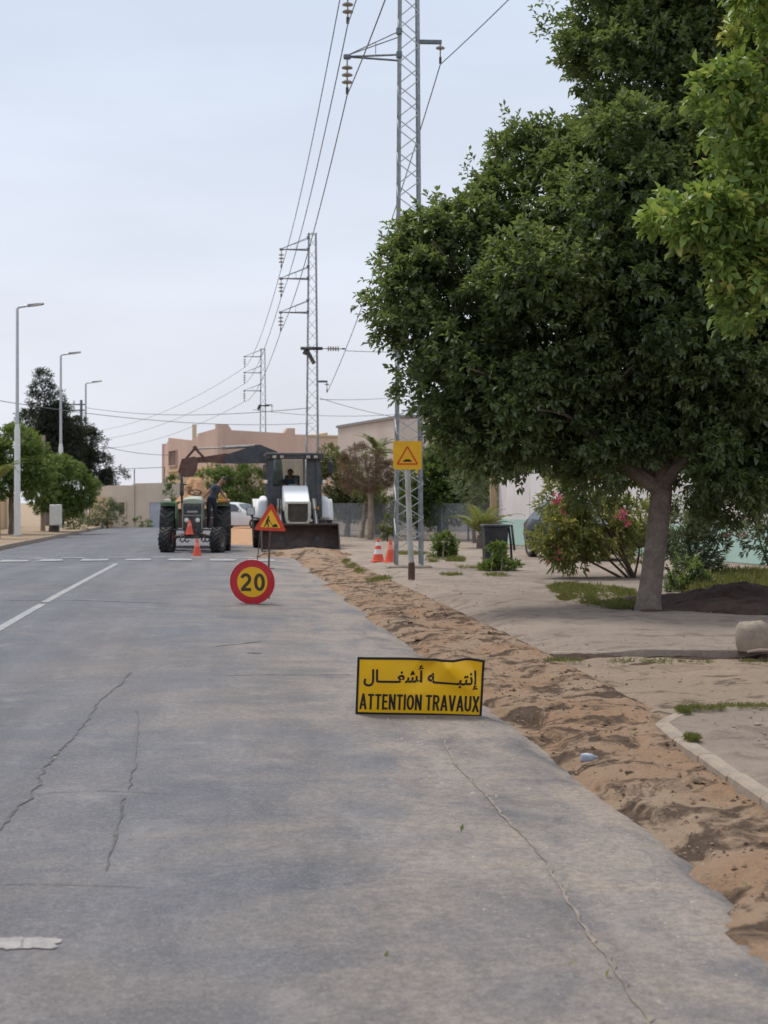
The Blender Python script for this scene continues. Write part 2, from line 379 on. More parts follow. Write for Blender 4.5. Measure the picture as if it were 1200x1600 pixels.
# painted centre line, two faded dashes
for a, b in (((-300, 1160), (66, 946)), ((70, 943), (182, 882))):
    p0, p1 = to_road(*a), to_road(*b); n = 14
    ribbon('painted_line', [(p0[0] + (p1[0] - p0[0]) * k / n, p0[1] + (p1[1] - p0[1]) * k / n) for k in range(n + 1)], [.115] * (n + 1), M['paint'], rd)
p0, p1 = to_road(-60, 1481), to_road(89, 1480)
rs = random.Random(12); st_ = [(p0[0] + (p1[0] - p0[0]) * k / 30, p0[1] + (p1[1] - p0[1]) * k / 30 + rs.uniform(-.008, .008)) for k in range(31)]; ribbon('painted_stripe', st_, [.13 * rs.uniform(.82, 1.1) for k in range(29)] + [.08, .03], M['patchpaint'], rd)
# cracks
def crack(px, wd, mat, seed, amp=.02, n=7, name='crack'):
    pts = jag([to_road(*p) for p in px], n, amp, seed); r = random.Random(seed)
    ribbon(name, pts, [wd * r.uniform(.35, 1.3) * (.2 if i in (0, len(pts) - 1) else 1) for i in range(len(pts))], mat, rd)
crack([(206, 1052), (158, 1100), (120, 1150), (84, 1186), (62, 1215), (58, 1235), (0, 1298), (-80, 1370)], .015, M['crack'], 1, .022, 14)
crack([(192, 1248), (185, 1290), (166, 1366)], .014, M['crack'], 2, .012, 12)
crack([(0, 940), (120, 940), (270, 945)], .05, M['crack'], 3, .03)
crack([(330, 1012), (410, 1002)], .05, M['crack'], 4, .03); crack([(385, 1021), (409, 1021)], .13, M['crack'], 41, .01, 3)
crack([(40, 1246), (150, 1240), (310, 1243)], .006, M['crack'], 5, .02)
crack([(0, 1388), (110, 1386), (230, 1390)], .006, M['crack'], 6, .015)
crack([(215, 1110), (214, 1180), (200, 1240)], .007, M['crack'], 7, .02, 12)
crack([(690, 1146), (712, 1190), (742, 1222), (763, 1243), (792, 1278), (850, 1335), (880, 1390), (905, 1435), (950, 1490), (1010, 1585), (1030, 1640)], .017, M['seam'], 8, .014, 13, 'asphalt_seam')
crack([(560, 1052), (440, 1054), (350, 1056)], .02, M['crack'], 9, .03)
# speed hump with worn white marks
hp = RI @ G(250, 877); hs = hp.y
hump = sheet('speed_hump', M['asphalt'], -RW + .1, -.25, hs - 1.0, hs + 1.0, 40, 16, lambda x, y: road_z(x, y) + .006 + .05 * np.cos(np.clip((y - hs) / 1.0, -1, 1) * math.pi / 2) ** 2 - .009 * (np.abs(y - hs) > .95), kind=None); hump.parent = rd
def hz(x, y): return road_z(x, y) + .012 + .05 * math.cos(max(-1, min(1, (y - hs))) * math.pi / 2) ** 2
r_ = random.Random(4)
for row, yy in enumerate((hs - .78, hs + .02)):
    u = -RW + .3 + row * .45
    while u < -.6:
        wdt = r_.uniform(.5, .75)
        ribbon('painted_stripe', [(u, yy + r_.uniform(-.05, .05)), (u + wdt / 2, yy), (u + wdt, yy + r_.uniform(-.05, .05))], [r_.uniform(.42, .62) for _ in range(3)], M['paint'], rd, .003, hz); u += r_.uniform(.95, 1.15)

YF = 14.6                                             # front edge of the far pavement
# dug verge along the right edge
vs1 = np.concatenate([np.arange(1.0, 17, .032), np.arange(17, 62, .13)]); vu = np.linspace(-.6, 1.5, 66)
U, V = np.meshgrid(vu, vs1)
cl = fbm(U * 2.2, V * 1.6, 11, 5); fi = fbm(U * 9, V * 7, 21, 4)
ed = .62 * fbm(V * .55, V * 0 + 1, 33, 4) + .34 * fbm(V * 2.2, V * 0 + 1, 37, 4) + .10 * fbm(U * 6, V * 6, 39, 3) - .07 - .30 * np.clip((6.6 - V) / 2.2, 0, 1)
ramp = np.clip((U - ed) / .14, -1, 1)
Z = .012 + ramp * .016 - .03 * (ramp <= 0) + np.clip((U - ed) / .35, 0, 1) * (.026 + .04 * cl + .055 * fi + .05 * np.abs(fbm(U * 12, V * 10, 27, 3)) )
Z += -.03 * np.exp(-((U - .42) / .16) ** 2) * np.clip(fbm(V * .35, V * 0, 51) + .6, 0, 1)
Z += .012 * np.exp(-((U - .95) / .2) ** 2) * np.clip(fbm(V * .5, V * 0, 57) + .5, 0, 1)
wl = np.where(V < 10.6, .58, np.where(V < 14.8, .80, 1.12))            # inner edge of the dug strip
wl = np.interp(V, [0, 7, 9.6, 11, 14, 16, 40, 70], [.40, .52, .70, .85, .9, .95, .95, .95])
Z = np.where(U > wl - .25, Z + (-.03 - Z) * np.clip((U - wl - .05) / .25, 0, 1), Z)
vg = arr_sheet('dirt_verge', M['verge'], U, V, Z, RM)
def rocks(name, pts, sizes, mat, seed):
    r = np.random.default_rng(seed); base = np.array([(1, 0, 0), (-1, 0, 0), (0, 1, 0), (0, -1, 0), (0, 0, 1), (0, 0, -.6)], float)
    tri = np.array([(0, 2, 4), (2, 1, 4), (1, 3, 4), (3, 0, 4), (2, 0, 5), (1, 2, 5), (3, 1, 5), (0, 3, 5)])
    n = len(pts); a = r.uniform(0, 6.28, n); ca, sa = np.cos(a), np.sin(a)
    vv = base[None] * r.uniform(.55, 1.25, (n, 6, 1)) * np.stack([r.uniform(.7, 1.4, n), r.uniform(.7, 1.2, n), r.uniform(.45, .9, n)], -1)[:, None] * np.asarray(sizes)[:, None, None]
    x = vv[..., 0] * ca[:, None] - vv[..., 1] * sa[:, None]; y = vv[..., 0] * sa[:, None] + vv[..., 1] * ca[:, None]
    co = np.stack([x, y, vv[..., 2]], -1) + np.asarray(pts)[:, None]
    me = bpy.data.meshes.new(name); me.from_pydata(co.reshape(-1, 3).tolist(), [], (tri[None] + np.arange(n)[:, None, None] * 6).reshape(-1, 3).tolist()); me.materials.append(mat); me.update()
    return tag(link(name, me), kind='stuff')
def on_verge(n, smin, smax, umin, umax, seed, spread=1.0):
    r = np.random.default_rng(seed); s = smin + (smax - smin) * r.random(n) ** 1.6; u = r.uniform(umin, umax, n)
    iu = np.clip(np.searchsorted(vu, u), 0, len(vu) - 1); iv = np.clip(np.searchsorted(vs1, s), 0, len(vs1) - 1)
    z = np.maximum(Z[iv, iu], road_z(np.minimum(u, 0), s) * (u < 0)); p = np.stack([u, s, z], -1)
    keep = np.ones(n, bool); p = p[keep]
    q = np.array(RM.to_3x3()); return p @ q.T + np.array(RO)
rk = on_verge(5200, 3, 34, -.1, 1.3, 61); rocks('gravel', rk, np.random.default_rng(1).gamma(1.3, .0042, len(rk)) + .002, M['verge'], 2)
r = np.random.default_rng(66); n_ = 2600; px_, py_ = r.uniform(620, 1230, n_), 905 + 340 * r.random(n_) ** 1.5; D_ = 1.4 * FPX / (py_ - HY); X_ = (px_ - 600) * D_ / FPX
pk = np.stack([X_, D_, np.where((D_ > 10.45) & (D_ < YF), .03, .105)], -1)[X_ > 2.05 - .1037 * D_ + 1.0]
rocks('pebbles', pk, r.gamma(1.3, .0045, len(pk)) + .003, M['kerb'], 67)
rk = on_verge(900, 3, 30, .05, 1.2, 62); rocks('earth_clods', rk, np.random.default_rng(3).gamma(1.5, .007, len(rk)) + .004, M['verge'], 4)
rk = on_verge(900, 3, 24, -1.1, .05, 63); rocks('road_grit', rk, np.random.default_rng(5).gamma(1.6, .0022, len(rk)) + .002, M['concrete'], 6)

# sandy lane, pavements, kerbs
sheet('sandy_lane', M['lane'], 1.0, 16, 9.5, 15.2, 150, 90, lambda x, y: .025 + .10 * fbm(x * .9, y * 1.6, 71, 5) + .03 * fbm(x * 6, y * 6, 73, 3) - .16 * np.clip(1 - (x - (2.05 - .1037 * y + .62 + .5 * fbm(x * 0 + 2, y * 1.2, 75, 4))) / .3, 0, 1))
def pave_grid(tn, sn):
    T, Q = np.meshgrid(np.linspace(0, 1, tn), np.linspace(-.0012, 1, sn).clip(-1) if False else np.concatenate([[-.00141, -.0014], np.linspace(0, 1, sn - 2) ** 1.5]))
    lx = 2.05 - .1037 * (YF + Q * 62) + .78; ly = YF + Q * 62
    X = lx * (1 - T) + 17 * T; return X, ly
X, Y = pave_grid(170, 200)
Zp = .105 + .03 * fbm(X * .5, Y * .5, 81, 4) + .01 * fbm(X * 4, Y * 4, 83, 3)
e_ = X - (2.05 - .1037 * Y + .78) - .9 * fbm(X * 1.3, Y * .9, 85, 5) - .12; Zp = np.where(e_ < .9, Zp - .12 * (1 - np.clip(e_ / .9, 0, 1)) ** 1.6, Zp)
Zp[0] = -.03
pv = arr_sheet('pavement', M['pave'], X, Y, Zp)
isl = [(1.76 + .035 * (9.6 - y), y) for y in np.linspace(1.5, 9.6, 12)]
isl += [(2.31 - .55 * math.cos(a), 9.6 + .85 * math.sin(a)) for a in np.linspace(.15, math.pi / 2, 9)] + [(x, 10.45) for x in np.linspace(2.5, 12, 14)]
def in_isl(i, n=len(isl)): return isl[i]
mb = MB(); vs_ = [(x, y, .10) for x, y in isl]
cx_, cy_ = 9.0, 5.0
nr = 26; rings = []
for k in range(nr + 1):
    f = k / nr
    for x, y in isl:
        xx, yy = x + (cx_ - x) * f, y + (cy_ - y) * f; rings.append((xx, yy, .095 + .03 * float(fbm(xx * .8, yy * .8, 91, 4)) * min(1, f * 8)))
ni = len(isl)
pi_ = MB().add(rings, [(k * ni + i, k * ni + i + 1, (k + 1) * ni + i + 1, (k + 1) * ni + i) for k in range(nr) for i in range(ni - 1)]).build('pavement_island', M['pave'], fixn=False); tag(pi_, kind='structure')
pi_.data.flip_normals()
def kerbs(path, parent, step=.8, width=.12, h=.115, seed=1):
    pts = [Vector(p) for p in path]; acc = [0]
    for i in range(1, len(pts)): acc.append(acc[-1] + (pts[i] - pts[i - 1]).length)
    def at(d):
        i = max(1, next((k for k in range(1, len(acc)) if acc[k] >= d), len(acc) - 1)); f = (d - acc[i - 1]) / (acc[i] - acc[i - 1])
        return pts[i - 1].lerp(pts[i], f)
    d = 0; r = random.Random(seed)
    while d < acc[-1] - .1:
        e_ = min(d + step, acc[-1]); a, b = at(d), at(e_); v = b - a; m = MB()
        m.box((0, 0, 0), (v.length - .012, width, h + .12), bev=.014)
        o = m.build('kerb_stone', M['kerb'], parent); o.location = ((a + b) / 2).to_3d() + Vector((0, 0, h / 2 - .06 + r.uniform(-.008, .006)))
        o.rotation_euler = (r.uniform(-.03, .03), r.uniform(-.01, .01), math.atan2(v.y, v.x)); d = e_
kerbs(isl[2:21] + isl[21:28], pi_, .62, .10, .105)
kerbs([(1.6, YF), (12, YF)], pv, 1.0, .11, .085, 3)
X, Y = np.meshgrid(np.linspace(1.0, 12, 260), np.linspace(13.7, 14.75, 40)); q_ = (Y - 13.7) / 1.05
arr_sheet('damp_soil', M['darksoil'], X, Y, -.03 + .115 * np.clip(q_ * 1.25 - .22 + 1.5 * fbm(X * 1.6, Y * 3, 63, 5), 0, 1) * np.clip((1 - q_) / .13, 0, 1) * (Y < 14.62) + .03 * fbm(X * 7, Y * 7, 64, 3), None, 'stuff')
# left pavement
lp = sheet('left_pavement', M['sand'], -RW - 12, -RW - .12, 20, 92, 40, 120, lambda x, y: .13 + .04 * fbm(x * .8, y * .5, 95, 4), RM)
kerbs([(-RW - .06, s) for s in np.linspace(34, 90, 12)], lp, 1.4, .13, .15, 8)
# sand spilled over the road beyond the machines
sp_ = sheet('spilled_sand', M['soil'], -4.2, 2.0, 50, 90, 50, 120, lambda x, y: -.05 + np.clip((x + 3.4 + 1.4 * fbm(y * .12, x * .1, 96, 4)) / 1.5, 0, 1) * np.clip((y - 50.5 - 3 * fbm(x * .6, x * 0, 98, 4)) / 6, 0, 1) * (.14 + .12 * fbm(x * .7, y * .4, 97, 4)), RM)
# dug earth heap at the foot of the loader bucket

# ------------------------------------------------------------------ buildings and walls
def plaster(name, col, stain, sc=.35):
    m, t, b = newmat(name); v = coords(t); vv = coords(t, 'Object', (1, 1, .35))
    c = mixc(t, remap(t, noise(t, v, sc, 5), .35, .65), tuple(x * .9 for x in col), tuple(x * 1.06 for x in col))
    c = mixc(t, remap(t, noise(t, vv, 1.1, 7, .65, .5), .5, .75, 0, .6), c, stain)
    c = mixc(t, remap(t, noise(t, v, 9, 5, .7), .52, .75, 0, .25), c, tuple(x * .6 for x in col))
    t.links.new(c, b.inputs['Base Color']); b.inputs['Roughness'].default_value = .92; b.inputs['Specular IOR Level'].default_value = .2
    bump(t, b, noise(t, v, 14, 5, .7), .4, .02); return m
M['pink'] = plaster('pink_plaster', (.57, .405, .33), (.48, .33, .265)); M['ochre'] = plaster('ochre_plaster', (.58, .42, .26), (.48, .33, .2))
M['creamw'] = plaster('cream_plaster', (.62, .5, .34), (.45, .33, .22)); M['beige'] = plaster('beige_plaster', (.56, .475, .41), (.48, .40, .34))
M['lowwall'] = plaster('pale_beige_plaster', (.60, .51, .415), (.5, .41, .32)); M['whitewash'] = plaster('whitewash', (.76, .70, .675), (.54, .48, .45), .6)
M['mint'] = plaster('mint_paint', (.43, .62, .545), (.55, .60, .55), .6); M['tan'] = plaster('tan_plaster', (.42, .30, .18), (.3, .2, .12))
M['bluegrey'] = pm('blue_grey_door', (.36, .40, .46), .6, 0, .1, 3); M['brownwood'] = pm('brown_shutter', (.14, .085, .06), .7, 0, .2, 5); M['roofgrey'] = pm('grey_roof', (.22, .21, .2), .8)
def face_frame(a, b):
    d = (b - a); d.z = 0; ln = d.length; d.normalize(); return Matrix(((d.x, -d.y, 0, a.x), (d.y, d.x, 0, a.y), (0, 0, 1, 0), (0, 0, 0, 1))), ln
def wallprism(mb, a, b, prof, th=.3, mi=0):
    """outline prof [(distance along, z)] standing between plan points a and b; thickness goes to the left of a->b"""
    Mx, ln = face_frame(a, b); mb.prism(prof, 0, th, 'y', mi, Mx); return Mx
def V2(px, D): return Vector(((px - 600) * D / FPX, D, 0))
def zz(py, D): return EYE - (py - HY) * D / FPX

def opening(parent, name, Mx, x0, x1, z0, z1, mat, frame=M['tan'], depth=.10, sill=True):
    m = MB(); m.prism([(x0, z0), (x1, z0), (x1, z1), (x0, z1)], -.02, .05, 'y', 0, Mx); o = m.build(name, mat, parent, smooth=0)
    f = MB(); e_ = .08
    for a, b, c, d in ((x0 - e_, x0, z0, z1), (x1, x1 + e_, z0, z1), (x0 - e_, x1 + e_, z1, z1 + e_)):
        f.prism([(a, c), (b, c), (b, d), (a, d)], -depth, .04, 'y', 0, Mx)
    if sill: f.prism([(x0 - e_ * 1.5, z0 - .08), (x1 + e_ * 1.5, z0 - .08), (x1 + e_ * 1.5, z0), (x0 - e_ * 1.5, z0)], -depth - .05, .04, 'y', 0, Mx)
    f.build('frame', frame, o, smooth=0); return o

# pink house: left (ochre below) face, right face, stepped parapet
A, B_, C_ = V2(263, 112), V2(340, 98), V2(461, 101)
pk = thing('pink_house', 'pinkish brown flat roofed house with stepped parapet behind the digger arm', 'house')
zl, zc, zr = zz(684, 112), zz(669, 98), zz(672, 101)
m = MB(); ln = (B_ - A).length; zs = 3.75
Mx1 = wallprism(m, A, B_, [(0, zs), (ln, zs), (ln, zc), (ln * .62, zc - .12), (ln * .62, zc - .35), (ln * .55, zc - .35), (ln * .5, zc - .5), (0, zl)], .35); m.build('wall', M['pink'], pk, smooth=0)
m = MB(); Mx1 = wallprism(m, A, B_, [(0, 0), (ln, 0), (ln, zs), (0, zs)], .36); m.build('wall', M['ochre'], pk, smooth=0)
ln2 = (C_ - B_).length
m = MB(); Mx2 = wallprism(m, B_, C_, [(0, 0), (ln2, 0), (ln2, zr + .12), (ln2 - .55, zr + .12), (ln2 - .8, zr - .22), (1.0, zr - .12), (.72, zc + .28), (0, zc + .28)], .35); m.build('wall', M['pink'], pk, smooth=0)
D_ = C_ + Vector((2.0, 14, 0)); E_ = A + Vector((-2, 12, 0))
m = MB(); wallprism(m, C_, D_, [(0, 0), (14.14, 0), (14.14, zr - .3), (0, zr - .3)], .3); wallprism(m, D_, E_, [(0, 0), ((E_ - D_).length, 0), ((E_ - D_).length, zl), (0, zl)], .3); wallprism(m, E_, A, [(0, 0), (12.16, 0), (12.16, zl - .2), (0, zl - .2)], .3); m.build('rear_walls', M['pink'], pk, smooth=0)
m = MB(); m.add([A + Vector((0, 0, zl - .9)), B_ + Vector((0, 0, zl - .9)), C_ + Vector((0, 0, zl - .9)), D_ + Vector((0, 0, zl - .9)), E_ + Vector((0, 0, zl - .9))], [(0, 1, 2, 3, 4)]); m.build('roof', M['roofgrey'], pk, smooth=0)
opening(pk, 'window', Mx1, .5, 3.0, 4.15, 5.2, M['brownwood'], M['pink'])
m = MB(); m.tube([(0, 0, 4), (0, 0, 6.9)], .16, 8); ch = m.build('chimney', M['creamw'], pk); ch.location = A.lerp(B_, .47) + Vector((.2, .9, 0))
m = MB(); m.prism([(0, 3.70), (ln - .01, 3.70), (ln - .01, 3.86), (0, 3.86)], -.12, 0, 'y', 0, Mx1); m.build('ledge', M['ochre'], pk, smooth=0)
for k in range(2): opening(pk, 'window', Mx2, 1.3 + 2.3 * k, 2.3 + 2.3 * k, 4.2, 5.1, M['brownwood'], M['pink']) if False else None

# cream house beyond
A, B_ = V2(452, 116), V2(530, 118)
ck = thing('cream_house', 'cream flat roofed house behind the cab of the backhoe loader', 'house')
ln = (B_ - A).length; zt = zz(681, 116)
m = MB(); Mx = wallprism(m, A, B_, [(0, 0), (ln, 0), (ln, zt), (0, zt)], 8.0); m.build('wall', M['creamw'], ck, smooth=0)
m = MB(); m.prism([(2.2, zt), (ln, zt), (ln, zt + .42), (2.4, zt + .1)], 2.0, 5.0, 'y', 0, Mx); m.build('stair_tower', M['ochre'], ck, smooth=0)
m = MB(); m.prism([(-.1, zt), (ln + .1, zt), (ln + .1, zt + .12), (-.1, zt + .12)], -.12, .14, 'y', 0, Mx); m.build('parapet_edge', M['lowwall'], ck, smooth=0)
opening(ck, 'window', Mx, 2.4, 3.5, zt - 1.75, zt - .65, M['brownwood'], M['creamw'])

# beige workshop on the right
A, B_, C_ = V2(528, 86), V2(621, 75), V2(760, 77)
bk = thing('beige_building', 'large plain beige building behind the brown crowned tree and the yellow square sign', 'building')
z1, z2 = zz(669, 86), zz(654, 75)
ln = (B_ - A).length
m = MB(); Mx = wallprism(m, A, B_, [(0, 0), (ln, 0), (ln, z2), (0, z1)], 7.0); m.build('wall', M['beige'], bk, smooth=0)
opening(bk, 'window', Mx, 1.6, 2.5, 3.5, 4.1, M['brownwood'], M['beige'])
ln2 = (C_ - B_).length; m = MB(); Mx2 = wallprism(m, B_ + Vector((.02, -.02, 0)), C_, [(0, 0), (ln2, 0), (ln2, z2 + .2), (0, z2 + .02)], .4); m.build('wall', M['creamw'] if False else M['lowwall'], bk, smooth=0)  # right face in paler plaster: its brighter daylight is put into the colour
m = MB(); m.prism([(0, 4.2), (ln2, 4.2), (ln2, 4.36), (0, 4.36)], -.1, 0, 'y', 0, Mx2); m.build('ledge', M['beige'], bk, smooth=0)
m = MB(); m.prism([(-.06, z1), (ln, z2), (ln, z2 + .14), (-.06, z1 + .14)], -.1, .3, 'y', 0, Mx); m.prism([(-.05, z2 + .03), (ln2, z2 + .21), (ln2, z2 + .35), (-.05, z2 + .17)], -.1, .38, 'y', 0, Mx2); m.build('parapet_edge', M['roofgrey'], bk, smooth=0)

# low house at the bend
A, B_ = V2(145, 94), V2(268, 92)
lk = thing('low_house', 'low pale beige house with a blue grey door where the road bends', 'house')
ln = (B_ - A).length; zt = zz(757, 93)
m = MB(); Mx = wallprism(m, A, B_, [(0, 0), (ln, 0), (ln, zt + .1), (ln * .52, zt + .06), (ln * .52, zt - .05), (ln * .2, zt - .05), (0, zt - .25)], 6.0); m.build('wall', M['lowwall'], lk, smooth=0)
m = MB(); m.prism([(0, 0), (1.35, 0), (1.35, zt - .75), (0, zt - .75)], -.35, -.004, 'y', 0, Mx); m.build('porch', M['ochre'], lk, smooth=0)
opening(lk, 'door', Mx, ln * .73, ln * .90, .02, 1.5, M['bluegrey'], M['lowwall'], .06, False)
opening(lk, 'window', Mx, ln * .35, ln * .42, .75, 1.5, M['brownwood'], M['lowwall'])
m = MB(); m.prism([(ln * .52, 0), (ln * .54, 0), (ln * .54, zt), (ln * .52, zt)], -.10, -.003, 'y', 0, Mx); m.build('pilaster', M['beige'], lk, smooth=0)
m = MB()
for fx, h in ((.48, .95), (.86, 1.05)): m.tube([Mx @ Vector((ln * fx, .5, zt - .05)), Mx @ Vector((ln * fx, .5, zt + h))], .035, 5)
m.tube([Mx @ Vector((ln * .20, .5, zt + .95)), Mx @ Vector((ln * .86, .5, zt + 1.03))], .022, 4); m.build('roof_poles', M['galv_dark'], lk)

# ochre garden wall on the left, in bays
ow = thing('ochre_garden_wall', 'long ochre garden wall behind the round trees on the left pavement', 'wall')
wp = [RM @ Vector((-RW - 4.6, s, 0)) for s in np.linspace(44, 88, 10)]
for i in range(9):
    m = MB(); wallprism(m, wp[i], wp[i + 1], [(.2, 0), ((wp[i + 1] - wp[i]).length - .0, 0), ((wp[i + 1] - wp[i]).length, 1.75), (.2, 1.75)], .2); m.build('wall_panel', M['ochre'], ow, smooth=0)
    m = MB(); m.box(wp[i] + Vector((0, 0, .98)), (.34, .34, 1.96), bev=.02); m.build('pillar', M['creamw'], ow)

# whitewashed wall with mint dado on the right
ww = thing('whitewashed_wall', 'whitewashed wall with mint green lower half behind the oleanders', 'wall')
A, B_ = V2(779, 51), V2(1275, 31.5)
n = 9; pts = [A.lerp(B_, k / n) for k in range(n + 1)]
for i in range(n):
    m = MB(); l_ = (pts[i + 1] - pts[i]).length; top = 2.36 + (.03 if i % 2 else 0)
    wallprism(m, pts[i], pts[i + 1], [(.0, .95), (l_ - .006, .95), (l_ - .006, top), (.0, top)], .22); m.build('wall_panel', M['whitewash'], ww, smooth=0)
    m = MB(); wallprism(m, pts[i] + Vector((-.01, -.015, 0)), pts[i + 1] + Vector((-.01, -.015, 0)), [(.0, .14), (l_ - .006, .14), (l_ - .006, .96), (.0, .96)], .25); m.build('dado_panel', M['mint'], ww, smooth=0)
m = MB(); wallprism(m, A + Vector((-.03, -.05, 0)), B_ + Vector((-.03, -.05, 0)), [(0, 0), ((B_ - A).length, 0), ((B_ - A).length, .13), (0, .13)], .3); m.build('plinth', M['concrete'], ww, smooth=0)
m = MB(); m.box(A + Vector((-.16, .1, 1.2)), (.22, .36, 2.4), bev=.02); m.build('pillar', M['tan'], ww)
Mx, ln = face_frame(A, B_)
for fx in (3.0, 4.1): m = MB(); m.prism([(fx, 1.1), (fx + .045, 1.1), (fx + .03, 1.9), (fx, 1.9)], -.006, .01, 'y', 0, Mx); m.build('crack', M['beige'], ww, smooth=0)

# ------------------------------------------------------------------ lattice pylons
def disc_string(parent, p, n, r, drop, mat=M['insul'], name='insulator', axis=Vector((0, 0, -1))):
    m = MB(); m.tube([p, p + axis * drop], r * .16, 6)
    for k in range(n):
        q = p + axis * (drop * (.32 + .5 * k / max(1, n - 1)))
        m.tube([q - axis * .05, q - axis * .012, q + axis * .01, q + axis * .03], [r * .28, r * .98, r, r * .4], 12)
    o = m.build(name, mat, parent); m = MB(); m.tube([p + axis * drop, p + axis * (drop + .14)], r * .3, 6); m.build('clamp', M['blackmetal'], o); return p + axis * (drop + .16)
def pylon(loc, rz, H, wb, wt, bay, label, arms, single=True, side=1.35, bracket=None, legr=.03):
    t = thing('lattice_pylon', label, 'pylon', loc, rz, 'lattice pylons carrying the power line')
    wz = lambda z: wb + (wt - wb) * min(1, z / (H * .9))
    def cor(k, z): h = wz(z) / 2; return Vector(((-h, h, h, -h)[k], (-h, -h, h, h)[k], z))
    for k in range(4):
        m = MB(); d = [Vector((1, 1, 0)), Vector((-1, 1, 0)), Vector((-1, -1, 0)), Vector((1, -1, 0))][k]
        b0, b1 = cor(k, .02), cor(k, H); e_ = legr * 2; th = .008
        for ax in (Vector((d.x, 0, 0)), Vector((0, d.y, 0))):          # an angle section: two thin flanges
            o_ = Vector((0, d.y * th, 0)) if ax.x else Vector((d.x * th, 0, 0))
            m.hexa([b0, b0 + ax * e_, b0 + ax * e_ + o_, b0 + o_, b1, b1 + ax * e_, b1 + ax * e_ + o_, b1 + o_])
        m.build('leg', M['galv'], t, smooth=0)
    alln = MB(); z = .35; i = 0
    while z + bay < H:
        for k in range(4):
            a, b = (cor(k, z), cor((k + 1) % 4, z + bay)) if (i + k) % 2 else (cor((k + 1) % 4, z), cor(k, z + bay))
            if single: m = MB(); m.tube([a, b], legr * .46, 4, cap=False); m.build('brace', M['brace'], t, smooth=0)
            else: alln.tube([a, b], legr * .42, 4, cap=False)
        z += bay; i += 1
    if not single: tag(alln.build('bracing', M['galv'], t, smooth=0), kind='stuff')
    m = MB(); h = wz(H) / 2
    for k in range(4): m.tube([cor(k, H - .02), cor((k + 1) % 4, H - .02)], legr * .7, 4)
    m.build('top_frame', M['galv'], t, smooth=0)
    m = MB(); m.box((0, 0, -.02), (wb + .34, wb + .34, .16), bev=.03); m.build('footing', M['kerb'], t)
    att = []
    for (za, ln_) in arms:
        m = MB(); h = wz(za) / 2; tip = Vector((-h - ln_, 0, za))
        for y in (-h, h): m.tube([(-h, y, za), tip], legr * .8, 5); m.tube([(-h, y, za + .5), tip + Vector((0, 0, .03))], legr * .45, 5)
        m.tube([(-h - ln_ * .45, -h * .5, za), (-h - ln_ * .45, -h * .5, za + .27)], legr * .35, 4)
        for zq in (za, za + .5): m.box((-h, -h, zq), (.12, .12, .12))
        o = m.build('cross_arm', M['galv_dark'], t, smooth=0)
        m = MB(); m.box(tip, (.16, .12, .1), bev=.02); m.build('arm_tip', M['galv_dark'], o)
        att.append(disc_string(t, tip + Vector((0, 0, -.04)), 3 if single else 3, .12, .62))
    if bracket:
        zb, lb = bracket; h = wz(zb) / 2
        m = MB(); m.box((h + lb / 2, 0, zb), (lb, .07, .09), bev=.01); m.build('bracket', M['galv_dark'], t)
        att.append(disc_string(t, Vector((h + lb * .94, 0, zb - .04)), 1, .10, .28))
    return t, [t.matrix_basis @ a if False else (Matrix.Translation(Vector(loc)) @ Matrix.Rotation(rz, 4, 'Z')) @ a for a in att]
def px_at(D): return .527 - .1055 * (D - 33)
p1, a1 = pylon((.527, 33, .1), RD * .6, 14.9, .60, .40, .36, 'nearest tall lattice pylon rising beside the yellow square sign', [(13.95, 1.10), (12.46, 1.10), (10.95, 1.10)], True, bracket=(11.3, .5))
p2, a2 = pylon((-3.08, 66, .05), RD, 13.0, .62, .36, .5, 'lattice pylon rising behind the cab of the backhoe loader', [(12.30, 1.15), (11.05, 1.15), (9.60, 1.15)], True, bracket=(6.65, .42))
p3, a3 = pylon((-9.06, 115, 0), RD, 13.0, .60, .34, .6, 'small far lattice pylon over the roof of the pink house', [(12.4, 1.2), (11.2, 1.2), (9.85, 1.2)], False, bracket=(8.8, .5))
p4, a4 = pylon((2.45, 118, 0), 0, 12.5, .42, .34, .6, 'faint far lattice pylon half hidden behind the big tree and the beige building', [], False)
m = MB(); m.box((0, -.05, 8.55), (2.2, .1, .12)); m.build('cross_arm', M['galv_dark'], p4)
# switch gear across the second pylon
m = MB(); m.box((-.05, -.35, 8.03), (.95, .14, .13), bev=.02); m.box((-.12, -.4, 7.7), (.16, .2, .75), rot=(0, -.5, 0), bev=.03); m.box((-.3, -.4, 7.9), (.2, .2, .3), rot=(0, .4, 0), bev=.03); m.build('switch_gear', M['blackmetal'], p2)
disc_string(p2, Vector((.40, -.35, 8.03)), 5, .12, .85, axis=Vector((1, 0, 0)))
m = MB(); m.box((.15, -.3, 8.72), (.6, .12, .1)); m.box((-.3, -.3, 8.6), (.2, .2, .4), rot=(0, .4, 0)); m.build('switch_gear', M['blackmetal'], p3)

